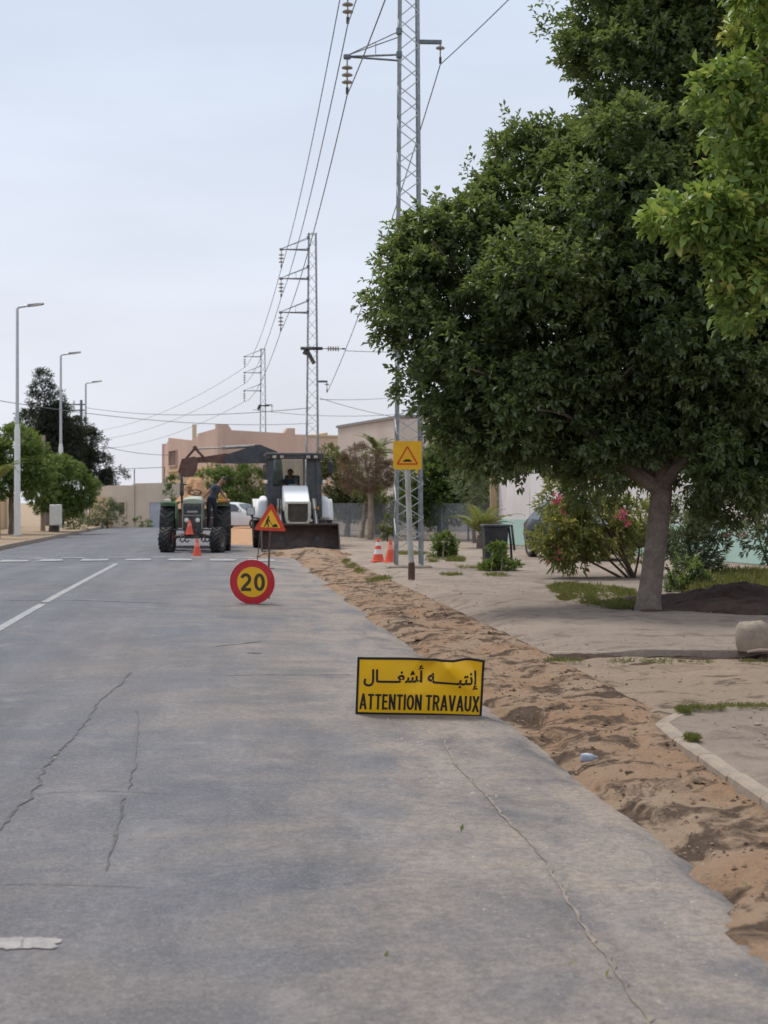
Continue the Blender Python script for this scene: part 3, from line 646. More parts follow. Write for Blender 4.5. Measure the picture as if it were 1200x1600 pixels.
def wire(label, a, b, sag, r=.012, n=24):
    a, b = Vector(a), Vector(b); m = MB()
    m.tube([a.lerp(b, k / n) - Vector((0, 0, sag * 4 * (k / n) * (1 - k / n))) for k in range(n + 1)], r, 5)
    return tag(m.build('power_cable', M['wire']), label, 'cable', 'overhead power cables')
names = ('topmost', 'middle', 'lowest')
for k in range(3):
    nx = a1[k] + Vector((.1037 * 40, -40, .3))
    wire('%s cable from the near pylon arms up out of the frame' % names[k], a1[k], nx, .9, .0125)
    wire('%s cable strung between the arms of the near and second pylon' % names[k], a1[k], a2[k], .55, .0135)
    wire('%s cable strung between the arms of the second and far pylon' % names[k], a2[k], a3[k], .7, .014)
    wire('%s thin cable leading from the far pylon to the left over the low house' % names[k], a3[k], V2(112, 150) + Vector((0, 0, zz((676, 688, 700)[k], 150))), 1.2, .014)
wire('thin cable from the near pylon bracket up to the right', a1[3], a1[3] + Vector((6.2, -24, 1.2)), .4, .011)
wire('thin cable from the near pylon bracket down behind the tree to the second pylon', a1[3], a2[3], .5, .0125)
def xw(label, p, q, D1, D2, sag=.5, r=.014): wire(label, V2(p[0], D1) + Vector((0, 0, zz(p[1], D1))), V2(q[0], D2) + Vector((0, 0, zz(q[1], D2))), sag, r)
xw('long thin cable crossing the road from left to right above the pink house roof', (-60, 616), (490, 661), 72, 110, .6, .018)
xw('thin cable crossing above the road from the leaning post to the second pylon', (134, 637), (486, 637), 105, 67, .4, .016)
xw('short cable sloping to the corner of the pink house', (160, 697), (263, 711), 105, 111, .15, .018)
xw('thin horizontal cable between the second pylon switch and near pylon', (540, 548), (640, 550), 66, 60, .02, .014)
xw('thin cable sloping from the second pylon to the beige building', (500, 622), (640, 655), 66, 74, .1, .012)
xw('thin cable rising from the second pylon towards the far right', (500, 624), (690, 606), 66, 118, .3, .014)
xw('faint cable over the roofs behind the second pylon', (395, 640), (690, 640), 116, 118, .5, .018)
xw('faint cable from the left edge sinking behind the dark conifer', (-40, 663), (180, 700), 100, 104, .2, .016)

# ------------------------------------------------------------------ street lamps and poles on the left
def street_lamp(loc, rz, label):
    t = thing('street_lamp', label, 'street lamp', loc, rz, 'street lamps along the left pavement')
    m = MB(); m.tube([(0, 0, 0), (0, 0, .3), (0, 0, 4.3), (0, 0, 4.55)], [.14, .13, .115, .075], 14); m.build('lower_post', M['pole_white'], t)
    m = MB(); m.tube([(0, 0, 4.5), (0, 0, 9.2), (.06, 0, 9.28), (.45, 0, 9.34)], [.072, .055, .05, .042], 12); m.build('upper_post', M['pole_grey'], t)
    m = MB(); m.hexa([(.42, -.14, 9.30), (1.05, -.15, 9.40), (1.05, .15, 9.40), (.42, .14, 9.30), (.42, -.07, 9.40), (1.05, -.09, 9.46), (1.05, .09, 9.46), (.42, .07, 9.40)])
    h = m.build('lamp_head', M['darkgrey'], t, smooth=0); m = MB(); m.box((.78, 0, 9.344), (.4, .2, .012), rot=(0, -.157, 0)); m.build('lens', M['lens'], h)
    m = MB(); m.box((0, 0, .03), (.42, .42, .1), bev=.02); m.build('base_plate', M['concrete'], t)
for (px, D), lb in zip(((27, 62), (95, 82), (134, 101.5)), ('tallest street lamp nearest the left edge of the road', 'middle street lamp in front of the dark conifer', 'farthest street lamp before the low beige house')):
    street_lamp(V2(px, D) + Vector((0, 0, .1)), .05, lb)
up = thing('utility_pole', 'thin utility post with cross arms behind the dark conifer', 'utility pole', V2(127, 105))
m = MB(); m.tube([(0, 0, 0), (0, 0, zz(625, 105))], [.13, .09], 8); m.build('post', M['galv_dark'], up)
for z_ in (zz(632, 105), zz(641, 105)):
    m = MB(); m.box((-.4, 0, z_), (1.5, .1, .09)); b_ = m.build('cross_arm', M['galv_dark'], up)
    for x_ in (-1.1, -.5): disc_string(b_, Vector((x_, 0, z_ + .3)), 2, .08, .22, name='insulator')
up = thing('wooden_pole', 'short weathered wooden pole in front of the dark conifer', 'pole', V2(67, 74)); m = MB(); m.tube([(0, 0, 0), (.02, 0, zz(680, 74))], [.12, .09], 9); m.build('post', M['palebark'], up)
cb = thing('utility_box', 'white utility cabinet on legs beside the second street lamp', 'cabinet', V2(87, 70) + Vector((0, 0, .15)))
m = MB(); m.box((0, 0, .78), (.5, .35, .95), bev=.02); c_ = m.build('cabinet_body', M['white'], cb); m = MB(); m.box((0, -.185, .78), (.42, .02, .82), bev=.006); m.build('door', M['white'], c_)
m = MB(); m.box((0, 0, .18), (.3, .25, .34)); m.build('plinth', M['blackmetal'], cb)

# ------------------------------------------------------------------ foliage
def leaf_mesh(name, pos, tw, nleaf, ll, lw, mat, seed, spread=.75, twig=.14, tint0=.5, tvar=.5, fold=.25, parent=None, obj_name=None, droop=.15):
    """one mesh of nleaf leaves on each short twig (position, outward direction); every leaf a folded pair of triangles"""
    r = np.random.default_rng(seed); n = len(pos); k = nleaf
    t = tw / np.linalg.norm(tw, axis=1, keepdims=True)
    a = np.cross(t, r.normal(size=(n, 3))); a /= np.linalg.norm(a, axis=1, keepdims=True); b = np.cross(t, a)
    j = np.arange(k); ang = j[None] * 2.4 + r.uniform(0, 6.28, (n, 1)); along = (j[None] + .5) / k * twig + r.normal(0, twig * .08, (n, k))
    rad = a[:, None] * np.cos(ang)[..., None] + b[:, None] * np.sin(ang)[..., None]
    base = pos[:, None] + t[:, None] * along[..., None]
    d = t[:, None] * (.35 + .9 * (j[None, :, None] / k)) + rad * spread + r.normal(0, .22, (n, k, 3)); d[..., 2] -= droop
    d /= np.linalg.norm(d, axis=2, keepdims=True)
    up = np.zeros((n, k, 3)); up[..., 2] = 1; up += r.normal(0, .35, (n, k, 3))
    s = np.cross(d, up); s /= np.linalg.norm(s, axis=2, keepdims=True) + 1e-9; nn = np.cross(s, d)
    sc = r.uniform(.7, 1.25, (n, k, 1)); L_ = ll * sc; W_ = lw * sc * r.uniform(.85, 1.15, (n, k, 1))
    v0 = base; v2 = base + d * L_ - nn * L_ * .10; mid = base + d * L_ * .52 + nn * L_ * .03
    v1 = mid + s * W_ * .5 + nn * W_ * fold; v3 = mid - s * W_ * .5 + nn * W_ * fold
    co = np.stack([v0, v1, v2, v3], 2).reshape(-1, 3); nl = n * k
    F = (np.array([[0, 1, 2], [0, 2, 3]])[None] + (np.arange(nl) * 4)[:, None, None]).reshape(-1, 3)
    me = bpy.data.meshes.new(name); me.vertices.add(len(co)); me.vertices.foreach_set('co', co.reshape(-1).astype(np.float32))
    me.loops.add(F.size); me.loops.foreach_set('vertex_index', F.reshape(-1).astype(np.int32)); me.polygons.add(len(F))
    me.polygons.foreach_set('loop_start', (np.arange(len(F)) * 3).astype(np.int32)); me.update(calc_edges=True)
    ti = np.clip(tint0[:, None] if hasattr(tint0, '__len__') else tint0 + r.normal(0, tvar * .35, (n, 1)) + np.zeros((1, k)), -1, 2)
    ti = ti + r.normal(0, tvar * .30, (n, k)) + (j[None] / k - .5) * .22
    at = me.attributes.new('tint', 'FLOAT', 'POINT'); at.data.foreach_set('value', np.repeat(np.clip(ti, 0, 1).reshape(-1), 4).astype(np.float32))
    me.materials.append(mat); return me
def crown_points(lobes, sub_r, sub_density, sprig_density, seed, inner=.55, cut=None, flat=.8):
    """lobes (x,y,z,rx,ry,rz) -> small leafy clumps over their surfaces -> twig positions and directions on the clumps"""
    r = np.random.default_rng(seed); lobes = np.array(lobes, float); subs = []
    for l in lobes:
        area = 4 * math.pi * (l[3] * l[4] * l[5]) ** (2 / 3); m = max(5, int(area * sub_density))
        u = r.normal(size=(m, 3)); u /= np.linalg.norm(u, axis=1, keepdims=True)
        q = l[:3] + u * l[3:] * r.uniform(.68, 1.04, (m, 1)); subs.append(np.concatenate([q, u], 1))
    subs = np.concatenate(subs)
    ok = np.ones(len(subs), bool)
    for l in lobes: ok &= (((subs[:, :3] - l[:3]) / l[3:]) ** 2).sum(1) > inner ** 2
    if cut is not None: ok &= cut(subs[:, :3])
    subs = subs[ok]; m = len(subs); rr = sub_r * r.uniform(.6, 1.35, m)
    k = max(3, int(sprig_density)); u = r.normal(size=(m, k, 3)); u /= np.linalg.norm(u, axis=2, keepdims=True)
    u = u + subs[:, None, 3:] * .55 + np.array([0, 0, .25]); u /= np.linalg.norm(u, axis=2, keepdims=True)
    rad = rr[:, None] * r.uniform(.35, 1.0, (m, k)) ** .6
    pos = subs[:, None, :3] + u * rad[..., None] * np.array([1, 1, flat]); tint = np.repeat(r.normal(0, .5, m)[:, None], k, 1)
    dirs = u * .8 + subs[:, None, 3:] * .5
    return pos.reshape(-1, 3), dirs.reshape(-1, 3), tint.reshape(-1)
def limb(mb, p, q, r0, r1, seed, bend=.1, n=7, k=8):
    r = random.Random(seed); p, q = Vector(p), Vector(q); ln = (q - p).length
    off = Vector((r.uniform(-1, 1), r.uniform(-1, 1), r.uniform(0, 1))) * ln * bend; pts = []; rd_ = []
    for i in range(n + 1):
        f = i / n; pts.append(p.lerp(q, f) + off * math.sin(f * math.pi) + Vector((r.uniform(-1, 1), r.uniform(-1, 1), 0)) * r0 * .25 * (0 < i < n)); rd_.append((r0 + (r1 - r0) * f) * r.uniform(.93, 1.07))
    mb.tube(pts, rd_, k); return pts
def cpx(px, py, D, rpx, dep=1.0, asp=1.0):
    """a crown lobe seen at a pixel, rpx pixels in radius"""
    p = P(px, py, D); rr = rpx * D / FPX; return (p.x, p.y, p.z, rr, rr * dep, rr * asp)

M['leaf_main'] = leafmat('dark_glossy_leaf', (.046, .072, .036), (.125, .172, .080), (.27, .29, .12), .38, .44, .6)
M['leaf_near'] = leafmat('yellow_green_leaf', (.08, .15, .04), (.235, .34, .085), (.56, .55, .16), .42, .42, .45)
M['leaf_round'] = leafmat('fresh_green_leaf', (.052, .090, .028), (.125, .19, .052), (.23, .27, .08), .45, .38)
M['leaf_dark'] = leafmat('conifer_needles', (.022, .030, .026), (.045, .055, .044), (.085, .085, .065), .6, .1, .2)
M['leaf_olive'] = leafmat('olive_leaf', (.075, .10, .040), (.15, .165, .06), (.26, .24, .10), .5, .28)
M['leaf_brown'] = leafmat('dry_brown_twigs', (.15, .10, .075), (.24, .165, .125), (.32, .23, .17), .8, .1, .1)
M['leaf_palm'] = leafmat('palm_leaf', (.10, .13, .04), (.21, .22, .07), (.34, .31, .11), .45, .3)
M['leaf_oleander'] = leafmat('oleander_leaf', (.12, .15, .06), (.26, .28, .10), (.52, .46, .14), .5, .3)
M['leaf_grey'] = leafmat('grey_green_leaf', (.10, .13, .08), (.21, .24, .15), (.36, .37, .24), .55, .28)
M['grass'] = leafmat('grass_blade', (.09, .11, .035), (.19, .19, .07), (.36, .29, .14), .6, .3, .2)
M['blossom'] = pm('pink_blossom', (.62, .15, .19), .7, 0, .35, 20, bp=0)
M['paleblossom'] = pm('pale_pink_blossom', (.70, .52, .48), .7, 0, .15, 20, bp=0)

def tree(name, label, base, lobes, mat, leaf, density, seed, sub_r=.5, sub_d=1.6, trunk_r=.12, bark='bark', cat='tree', group=None, fork=1.5, lean=(0, 0), nleaf=7, lw=.5, limbs=4, inner=.5, twig=None, flat=.8, tint0=.42, spread=.75, tvar=.5):
    base = Vector(base); t = thing(name, label, cat, base, 0, group); bl = np.array(base)
    lb = [tuple(np.array(l[:3]) - bl) + tuple(l[3:]) for l in lobes]
    top = Vector((lean[0], lean[1], fork)); m = MB()
    limb(m, (0, 0, -.1), top, trunk_r * 1.15, trunk_r * .8, seed, .04, 6, 12); m.build('trunk', M[bark], t)
    order = sorted(lb, key=lambda l: -l[3])[:limbs]
    for i, l in enumerate(order):
        m = MB(); q = Vector(l[:3]); pts = limb(m, top, q, trunk_r * .55, trunk_r * .15, seed + i + 1, .12, 6, 7)
        for k_ in range(3):
            u = Vector((random.uniform(-1, 1), random.uniform(-1, 1), random.uniform(-.3, 1))) * l[3] * .8; limb(m, pts[3 + k_], q + u, trunk_r * .2, trunk_r * .06, seed + 50 + i * 3 + k_, .1, 4, 5)
        m.build('limb', M['twig' if bark == 'bark' else bark], t)
    pos, dr, ti = crown_points(lb, sub_r, sub_d, density, seed, inner, flat=flat)
    me = leaf_mesh('crown', pos, dr, nleaf, leaf, leaf * lw, mat, seed, tint0=tint0 + ti * .25 * tvar / .5, tvar=tvar, twig=twig or leaf * 1.5, spread=spread)
    tag(link('crown', me, t), kind='stuff'); return t

# the big dark tree on the pavement
tb = G(1013, 954, .1)
t = thing('broadleaf_tree', 'large dark green broadleaf tree on the right pavement with low spreading crown', 'tree', tb)
T = lambda px, py, D: P(px, py, D) - tb
m = MB(); fk = T(1034, 768, 20.2)
m.tube([(0, 0, -.08), (.0, 0, .05), (.006, 0, .18), T(1016, 922, 19.95), T(1019, 895, 20.0), T(1025, 850, 20.05), T(1031, 795, 20.15), fk], [.20, .172, .157, .149, .144, .141, .144, .138], 16); m.build('trunk', M['bark'], t)
for i, (q, r0, r1) in enumerate((((975, 690, 20.6), .10, .05), ((1095, 690, 20.2), .11, .05), ((800, 560, 20.4), .11, .03), ((1010, 420, 21.0), .13, .04), ((1150, 520, 21.4), .10, .03), ((960, 240, 21.2), .09, .02), ((700, 480, 20.8), .07, .02))):
    m = MB(); pts = limb(m, fk if i < 5 else T(1000, 600, 20.8), T(*q), r0, r1, 30 + i, .08, 8, 9)
    for k_ in range(4): limb(m, pts[3 + k_], pts[3 + k_] + Vector((random.uniform(-1.1, 1.1), random.uniform(-1, 1), random.uniform(-.1, 1.2))), r1 * .9, .012, 60 + i * 4 + k_, .1, 5, 5)
    m.build('limb', M['bark'], t)
lob = [(1010, 560, 21.4, 235, .85, .75), (830, 540, 20.6, 150, 1, .85), (700, 465, 20.8, 88, 1, .9), (640, 445, 21.0, 48, 1, .8), (775, 400, 21.2, 88, 1, .8), (915, 342, 21.4, 136, 1, .9), (1045, 150, 21.6, 145, 1, 1), (1090, 330, 21.2, 190, 1, 1), (885, 225, 21.5, 42, 1, .8), (790, 312, 21.2, 22, 1, .9), (655, 398, 21.0, 24, 1, .8), (745, 370, 21.0, 36, 1, .7),
       (985, 40, 21.5, 78, 1, .9), (1090, 75, 21.6, 105, 1, 1), (1070, -10, 21.8, 100, 1, 1), (1150, 130, 21.6, 100, 1, 1), (1120, 20, 22, 160, 1, 1), (1190, 240, 22.2, 190, 1, 1), (1240, 520, 22, 200, 1, .95), (760, 620, 20.4, 78, 1, .75), (860, 665, 20.3, 95, 1, .7), (960, 690, 20.4, 75, 1, .6), (1130, 700, 20.4, 125, 1, .65), (1230, 690, 21.2, 120, 1, .7), (1150, 765, 20.2, 40, 1, .8), (815, 248, 21.5, 18, 1, .9),
       (950, 745, 20.2, 32, 1, .9), (1085, 730, 20.3, 42, 1, .6), (718, 650, 20.3, 18, 1, .7), (1020, -110, 21.8, 120, 1, 1), (1160, -160, 22, 170, 1, 1), (700, 380, 21, 52, 1, .6), (1010, 480, 19.9, 130, .8, .9), (880, 440, 19.8, 110, .8, .9), (675, 588, 20.6, 24, 1, 1), (748, 690, 20.3, 28, 1, .8), (668, 518, 20.6, 44, 1, 1), (790, 700, 20.1, 45, 1, .7), (1130, 560, 19.9, 120, .8, .9), (985, 300, 20, 110, .8, .9)]
lobes = []
for px, py, D, rp, dp, asp in lob:
    q = T(px, py, D); rr = rp * D / FPX; lobes.append((q.x, q.y, q.z, rr, rr * dp, rr * asp))
pos, dr, ti = crown_points(lobes, .38, 4.0, 32, 11, .62)
rr_ = np.random.default_rng(5); qx = 600 + (pos[:, 0] + tb.x) * FPX / (pos[:, 1] + tb.y); qy = HY - (pos[:, 2] + tb.z - EYE) * FPX / (pos[:, 1] + tb.y)
keep = (rr_.random(len(pos)) < .94) & ~((np.abs(qx - 1028) < 58 + 45 * fbm(qy * .05, qy * 0, 3)) & (qy > 722 + 60 * fbm(qx * .03, qx * 0, 8)) & (pos[:, 1] < 1.0)); pos, dr, ti = pos[keep], dr[keep], ti[keep]
me = leaf_mesh('crown', pos, dr, 8, .098, .050, M['leaf_main'], 12, tint0=.46 + ti * .26, tvar=.45, twig=.15, spread=.8)
tag(link('crown', me, t), kind='stuff')
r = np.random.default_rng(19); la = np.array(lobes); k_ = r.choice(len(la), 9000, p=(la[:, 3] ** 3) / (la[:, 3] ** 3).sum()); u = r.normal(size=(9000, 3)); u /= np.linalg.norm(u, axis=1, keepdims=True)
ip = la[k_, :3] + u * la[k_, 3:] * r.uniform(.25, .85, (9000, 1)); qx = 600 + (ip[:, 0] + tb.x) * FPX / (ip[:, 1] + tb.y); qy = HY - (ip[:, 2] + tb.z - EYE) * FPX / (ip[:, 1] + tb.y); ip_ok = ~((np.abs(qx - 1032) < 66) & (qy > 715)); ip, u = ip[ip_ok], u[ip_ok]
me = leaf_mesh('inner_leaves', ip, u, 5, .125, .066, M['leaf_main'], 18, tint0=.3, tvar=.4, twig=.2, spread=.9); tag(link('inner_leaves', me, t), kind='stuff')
# loose twigs that stick out of its outline
stick = [(838, 12), (850, 22), (870, 40), (578, 462), (590, 448), (612, 500), (735, 268), (745, 280), (640, 352), (655, 340), (795, 180), (705, 692), (625, 520), (645, 565), (668, 600), (1195, 790), (1150, 800), (960, 785), (800, 735), (760, 728)]
sp1 = []; sd1 = []
for px, py in stick:
    c = T(px, py, 20.9); o_ = (c - Vector(lobes[0][:3])).normalized()
    for k_ in range(7): sp1.append(c - o_ * (.06 * k_) + Vector(np.random.default_rng(int(px) + k_).normal(0, .06, 3))); sd1.append(o_ + Vector(np.random.default_rng(int(py) + k_).normal(0, .3, 3)))
me = leaf_mesh('loose_twigs', np.array(sp1), np.array(sd1), 6, .085, .042, M['leaf_main'], 15, tint0=.5, tvar=.5, twig=.16); tag(link('loose_twigs', me, t), kind='stuff')

# nearer yellow green tree reaching in from the right edge of the picture
nb = Vector((5.0, 13.2, .1))
t = thing('yellow_green_tree', 'nearer yellow green tree whose branches reach in at the upper right edge', 'tree', nb)
T2 = lambda px, py, D: P(px, py, D) - nb
m = MB(); m.tube([(0, 0, -.1), (-.03, 0, .6), (-.08, .02, 1.7), (-.12, 0, 2.4)], [.2, .15, .13, .12], 12); m.build('trunk', M['bark'], t)
lob = [(1245, 40, 13, 90, 1, 1), (1195, 140, 12.8, 48, 1, .9), (1160, 205, 12.6, 40, 1, .8), (1190, 250, 12.7, 40, 1, .8), (1135, 145, 12.6, 22, 1, .7), (1150, 335, 12.5, 62, 1, .5), (1085, 335, 12.4, 42, .9, .55), (1060, 350, 12.4, 24, .9, .6), (1205, 355, 12.6, 50, 1, .8),
       (1175, 430, 12.5, 52, 1, .7), (1110, 415, 12.4, 28, 1, .6), (1165, 478, 12.5, 28, 1, .6), (1225, 450, 12.6, 50, 1, .8), (1190, 20, 12.8, 42, 1, .8), (1150, 285, 12.6, 30, 1, .6), (1330, 300, 13.2, 170, 1, 1.1), (1400, 60, 13.6, 200, 1, 1)]
lobes2 = []
for px, py, D, rp, dp, asp in lob:
    q = T2(px, py, D); rr = rp * D / FPX; lobes2.append((q.x, q.y, q.z, rr, rr * dp, rr * asp))
for i, (px, py, D) in enumerate(((1085, 372, 12.4), (1130, 240, 12.6), (1200, 80, 12.8), (1190, 470, 12.5), (1330, 120, 13.2), (1120, 440, 12.5))):
    m = MB(); q = T2(px, py, D); pts = limb(m, (-.12, 0, 2.3), q, .05, .008, 130 + i, .10, 9, 7)
    for k_ in range(5): limb(m, pts[4 + k_], pts[4 + k_] + Vector((random.uniform(-.5, .3), random.uniform(-.4, .4), random.uniform(-.1, .5))), .013, .004, 160 + i * 5 + k_, .1, 4, 5)
    m.build('limb', M['twig'], t)
pos, dr, ti = crown_points(lobes2, .15, 10, 10, 21, .5)
cut = 2500
vis = np.argsort((pos[:, 0] + nb.x) / (pos[:, 1] + nb.y))
me = leaf_mesh('crown', pos, dr, 8, .098, .056, M['leaf_near'], 22, tint0=.46 + ti * .26, tvar=.6, twig=.10, spread=.95, fold=.16); tag(link('crown', me, t), kind='stuff')
# its 300 foremost leaves singly
proto = []
for k_ in range(5):
    mm = leaf_mesh('leaf', np.zeros((1, 3)), np.array([[0., 0., 1.]]), 1, .115, .058, M['leaf_near'], 200 + k_, spread=.05, twig=.0, tint0=.3 + .15 * k_, tvar=.05, fold=.2, droop=0); proto.append(mm)
r = np.random.default_rng(77); front = pos[(pos[:, 1] < np.percentile(pos[:, 1], 45)) & ((pos[:, 0] + nb.x) / (pos[:, 1] + nb.y) < .262)]
for k_ in range(min(300, len(front) * 2)):
    p_ = front[r.integers(len(front))] + r.normal(0, .05, 3) - np.array([0, .05, 0])
    o = link('leaf', proto[k_ % 5], t, tuple(p_), (r.uniform(-1.6, .4), r.uniform(-1.3, 1.3), r.uniform(0, 6.3)))

def px_tree(name, label, base_px, D, lobes, mat, leaf, density, seed, z0=.1, **k):
    b = V2(base_px, D) + Vector((0, 0, z0))
    return tree(name, label, b, [cpx(px, py, D + dd, rp, dp, asp) for px, py, dd, rp, dp, asp in lobes], mat, leaf, density, seed, **k)
# left side
px_tree('round_tree', 'round clipped green tree at the left edge in front of the ochre wall', 18, 66, [(5, 730, 0, 44, 1, 1), (45, 735, 0, 34, 1, 1), (20, 700, 0, 34, 1, .9), (-25, 730, 0, 40, 1, 1), (58, 760, 0, 20, 1, .8)], M['leaf_round'], 0.116, 25, 301, sub_r=.38, sub_d=3.6, trunk_r=.12, fork=1.6, group='round clipped trees on the left pavement', tint0=.5)
px_tree('round_tree', 'lower round clipped tree between the two nearer street lamps', 80, 72, [(105, 755, 0, 34, 1, 1), (75, 765, 0, 30, 1, .9), (125, 765, 0, 22, 1, .9), (95, 785, 0, 32, 1, .6), (100, 735, 0, 22, 1, .8)], M['leaf_round'], 0.116, 25, 302, sub_r=.38, sub_d=3.6, trunk_r=.12, fork=1.3, group='round clipped trees on the left pavement', tint0=.42)
px_tree('conifer', 'tall dark ragged conifer behind the street lamps', 75, 98, [(68, 600, 0, 6, 1, 2.2), (70, 622, 0, 11, 1, 1.6), (72, 640, 0, 20, 1, 1.2), (78, 690, 0, 30, 1, 1.2), (100, 700, 0, 24, 1, 1.3), (60, 668, 0, 26, 1, 1), (90, 670, 0, 24, 1, 1.2), (75, 710, 0, 36, 1, .9), (45, 660, 0, 10, 1, .8)], M['leaf_dark'], .20, 26, 303, sub_r=.55, sub_d=1.9, trunk_r=.22, fork=3, nleaf=6, lw=.3, inner=.35, tint0=.4)
px_tree('conifer', 'drooping dark conifer beside the farthest street lamp', 145, 100, [(122, 680, 0, 18, 1, 1.1), (140, 700, 0, 16, 1, 1.3), (118, 720, 0, 22, 1, 1), (148, 735, 0, 20, 1, 1.2), (158, 760, 0, 14, 1, .9), (176, 744, 0, 10, 1, .35)], M['leaf_dark'], .20, 26, 304, sub_r=.5, sub_d=2.0, trunk_r=.2, fork=2.5, nleaf=6, lw=.3, inner=.35, tint0=.4)
px_tree('yellow_shrub', 'yellowish green shrub between the utility cabinet and the farthest lamp', 115, 78, [(112, 815, 0, 12, 1, 1), (124, 818, 0, 10, 1, 1)], M['leaf_olive'], 0.082, 20, 305, sub_r=.22, sub_d=5, trunk_r=.04, fork=.3, cat='shrub', limbs=2, tint0=.55)
px_tree('dry_shrub', 'greyish brown dry shrub in front of the low beige house', 168, 88, [(168, 803, 0, 20, 1, .9), (152, 810, 0, 14, 1, 1), (184, 808, 0, 12, 1, 1)], M['leaf_grey'], 0.095, 17, 306, sub_r=.3, sub_d=3.5, trunk_r=.06, fork=.4, cat='shrub', limbs=2, tint0=.15)
px_tree('small_bush', 'small dark green bush at the foot of the low beige house', 231, 90, [(231, 818, 0, 5, 1, 1), (216, 816, 0, 6, 1, 1)], M['leaf_round'], 0.068, 17, 307, sub_r=.15, sub_d=8, trunk_r=.03, fork=.2, cat='shrub', limbs=1)
# between the machines
px_tree('green_tree', 'dense green tree standing between the tractor and the backhoe loader', 355, 95, [(355, 770, 0, 40, 1, .9), (325, 755, 0, 25, 1, 1), (388, 758, 0, 28, 1, 1.1), (345, 788, 0, 34, 1, .5), (365, 742, 0, 20, 1, .7)], M['leaf_round'], 0.129, 22, 308, sub_r=.42, sub_d=2.2, trunk_r=.15, fork=.9, tint0=.42)
px_tree('cypress_bush', 'small dark upright bush against the pink house', 273, 89, [(273, 762, 0, 9, 1, 1.9), (276, 800, 0, 12, 1, 1.6)], M['leaf_round'], 0.116, 20, 309, sub_r=.3, sub_d=3, trunk_r=.07, fork=.5, cat='bush', limbs=1, tint0=.2)
# right of the loader
px_tree('olive_tree', 'yellowish olive tree close behind the right mirror of the loader', 540, 64, [(525, 745, 0, 26, 1, 1.1), (545, 770, 0, 26, 1, .9), (515, 720, 0, 15, 1, 1), (560, 785, 0, 26, 1, .8), (530, 795, 0, 26, 1, .6), (598, 785, 0, 24, 1, .8), (620, 795, 0, 22, 1, .8)], M['leaf_olive'], 0.122, 22, 310, sub_r=.38, sub_d=3.6, trunk_r=.1, fork=.8, lean=(.15, 0), bark='palebark', tint0=.4)
px_tree('brown_crowned_tree', 'small tree with a dry brown flat crown and pale trunk', 578, 58, [(572, 735, 0, 34, 1, .75), (545, 742, 0, 26, 1, .7), (602, 742, 0, 20, 1, .8), (570, 718, 0, 28, 1, .5), (590, 755, 0, 20, 1, .5)], M['leaf_brown'], 0.116, 22, 311, sub_r=.3, sub_d=3, trunk_r=.12, fork=1.95, bark='palebark', nleaf=8, lw=.16, inner=.3, tint0=.5)
px_tree('leaning_tree', 'pale leaning trunk beside the brown crowned tree', 563, 60, [(572, 780, 0, 14, 1, .6), (585, 775, 0, 12, 1, .6)], M['leaf_olive'], 0.109, 15, 312, sub_r=.25, sub_d=6, trunk_r=.09, fork=1.3, lean=(.2, 0), bark='palebark', limbs=2, tint0=.35)
px_tree('green_tree', 'wide dark green tree behind the nearest pylon and square sign', 690, 57, [(690, 752, 0, 42, 1, 1), (660, 760, 0, 32, 1, 1), (725, 750, 0, 36, 1, 1), (760, 770, 0, 26, 1, 1), (700, 790, 0, 40, 1, .6), (650, 790, 0, 24, 1, .7), (740, 725, 0, 26, 1, .8), (690, 722, 0, 26, 1, .7)], M['leaf_round'], 0.122, 23, 313, sub_r=.42, sub_d=3.6, trunk_r=.16, fork=.9, tint0=.28)
px_tree('grey_willow', 'soft grey green tree between the wide dark tree and the wall pillar', 742, 53, [(735, 770, 0, 20, 1, 1.4), (755, 765, 0, 16, 1, 1.5), (742, 745, 0, 14, 1, 1)], M['leaf_grey'], 0.116, 20, 314, sub_r=.3, sub_d=3.5, trunk_r=.07, fork=.9, nleaf=8, lw=.22, tint0=.45)
px_tree('green_tree', 'bright green tree behind the whitewashed wall', 850, 60, [(850, 730, 0, 40, 1, .8), (810, 735, 0, 25, 1, .7), (890, 728, 0, 30, 1, .7)], M['leaf_round'], 0.122, 20, 315, sub_r=.4, sub_d=2.2, trunk_r=.12, fork=1.6, tint0=.62)
px_tree('sapling', 'thin yellow green sapling behind the striped cone', 606, 55, [(606, 815, 0, 8, 1, 1.6), (610, 838, 0, 6, 1, 1.3)], M['leaf_olive'], 0.082, 17, 316, sub_r=.16, sub_d=8, trunk_r=.03, fork=.5, cat='sapling', limbs=1, tint0=.6)

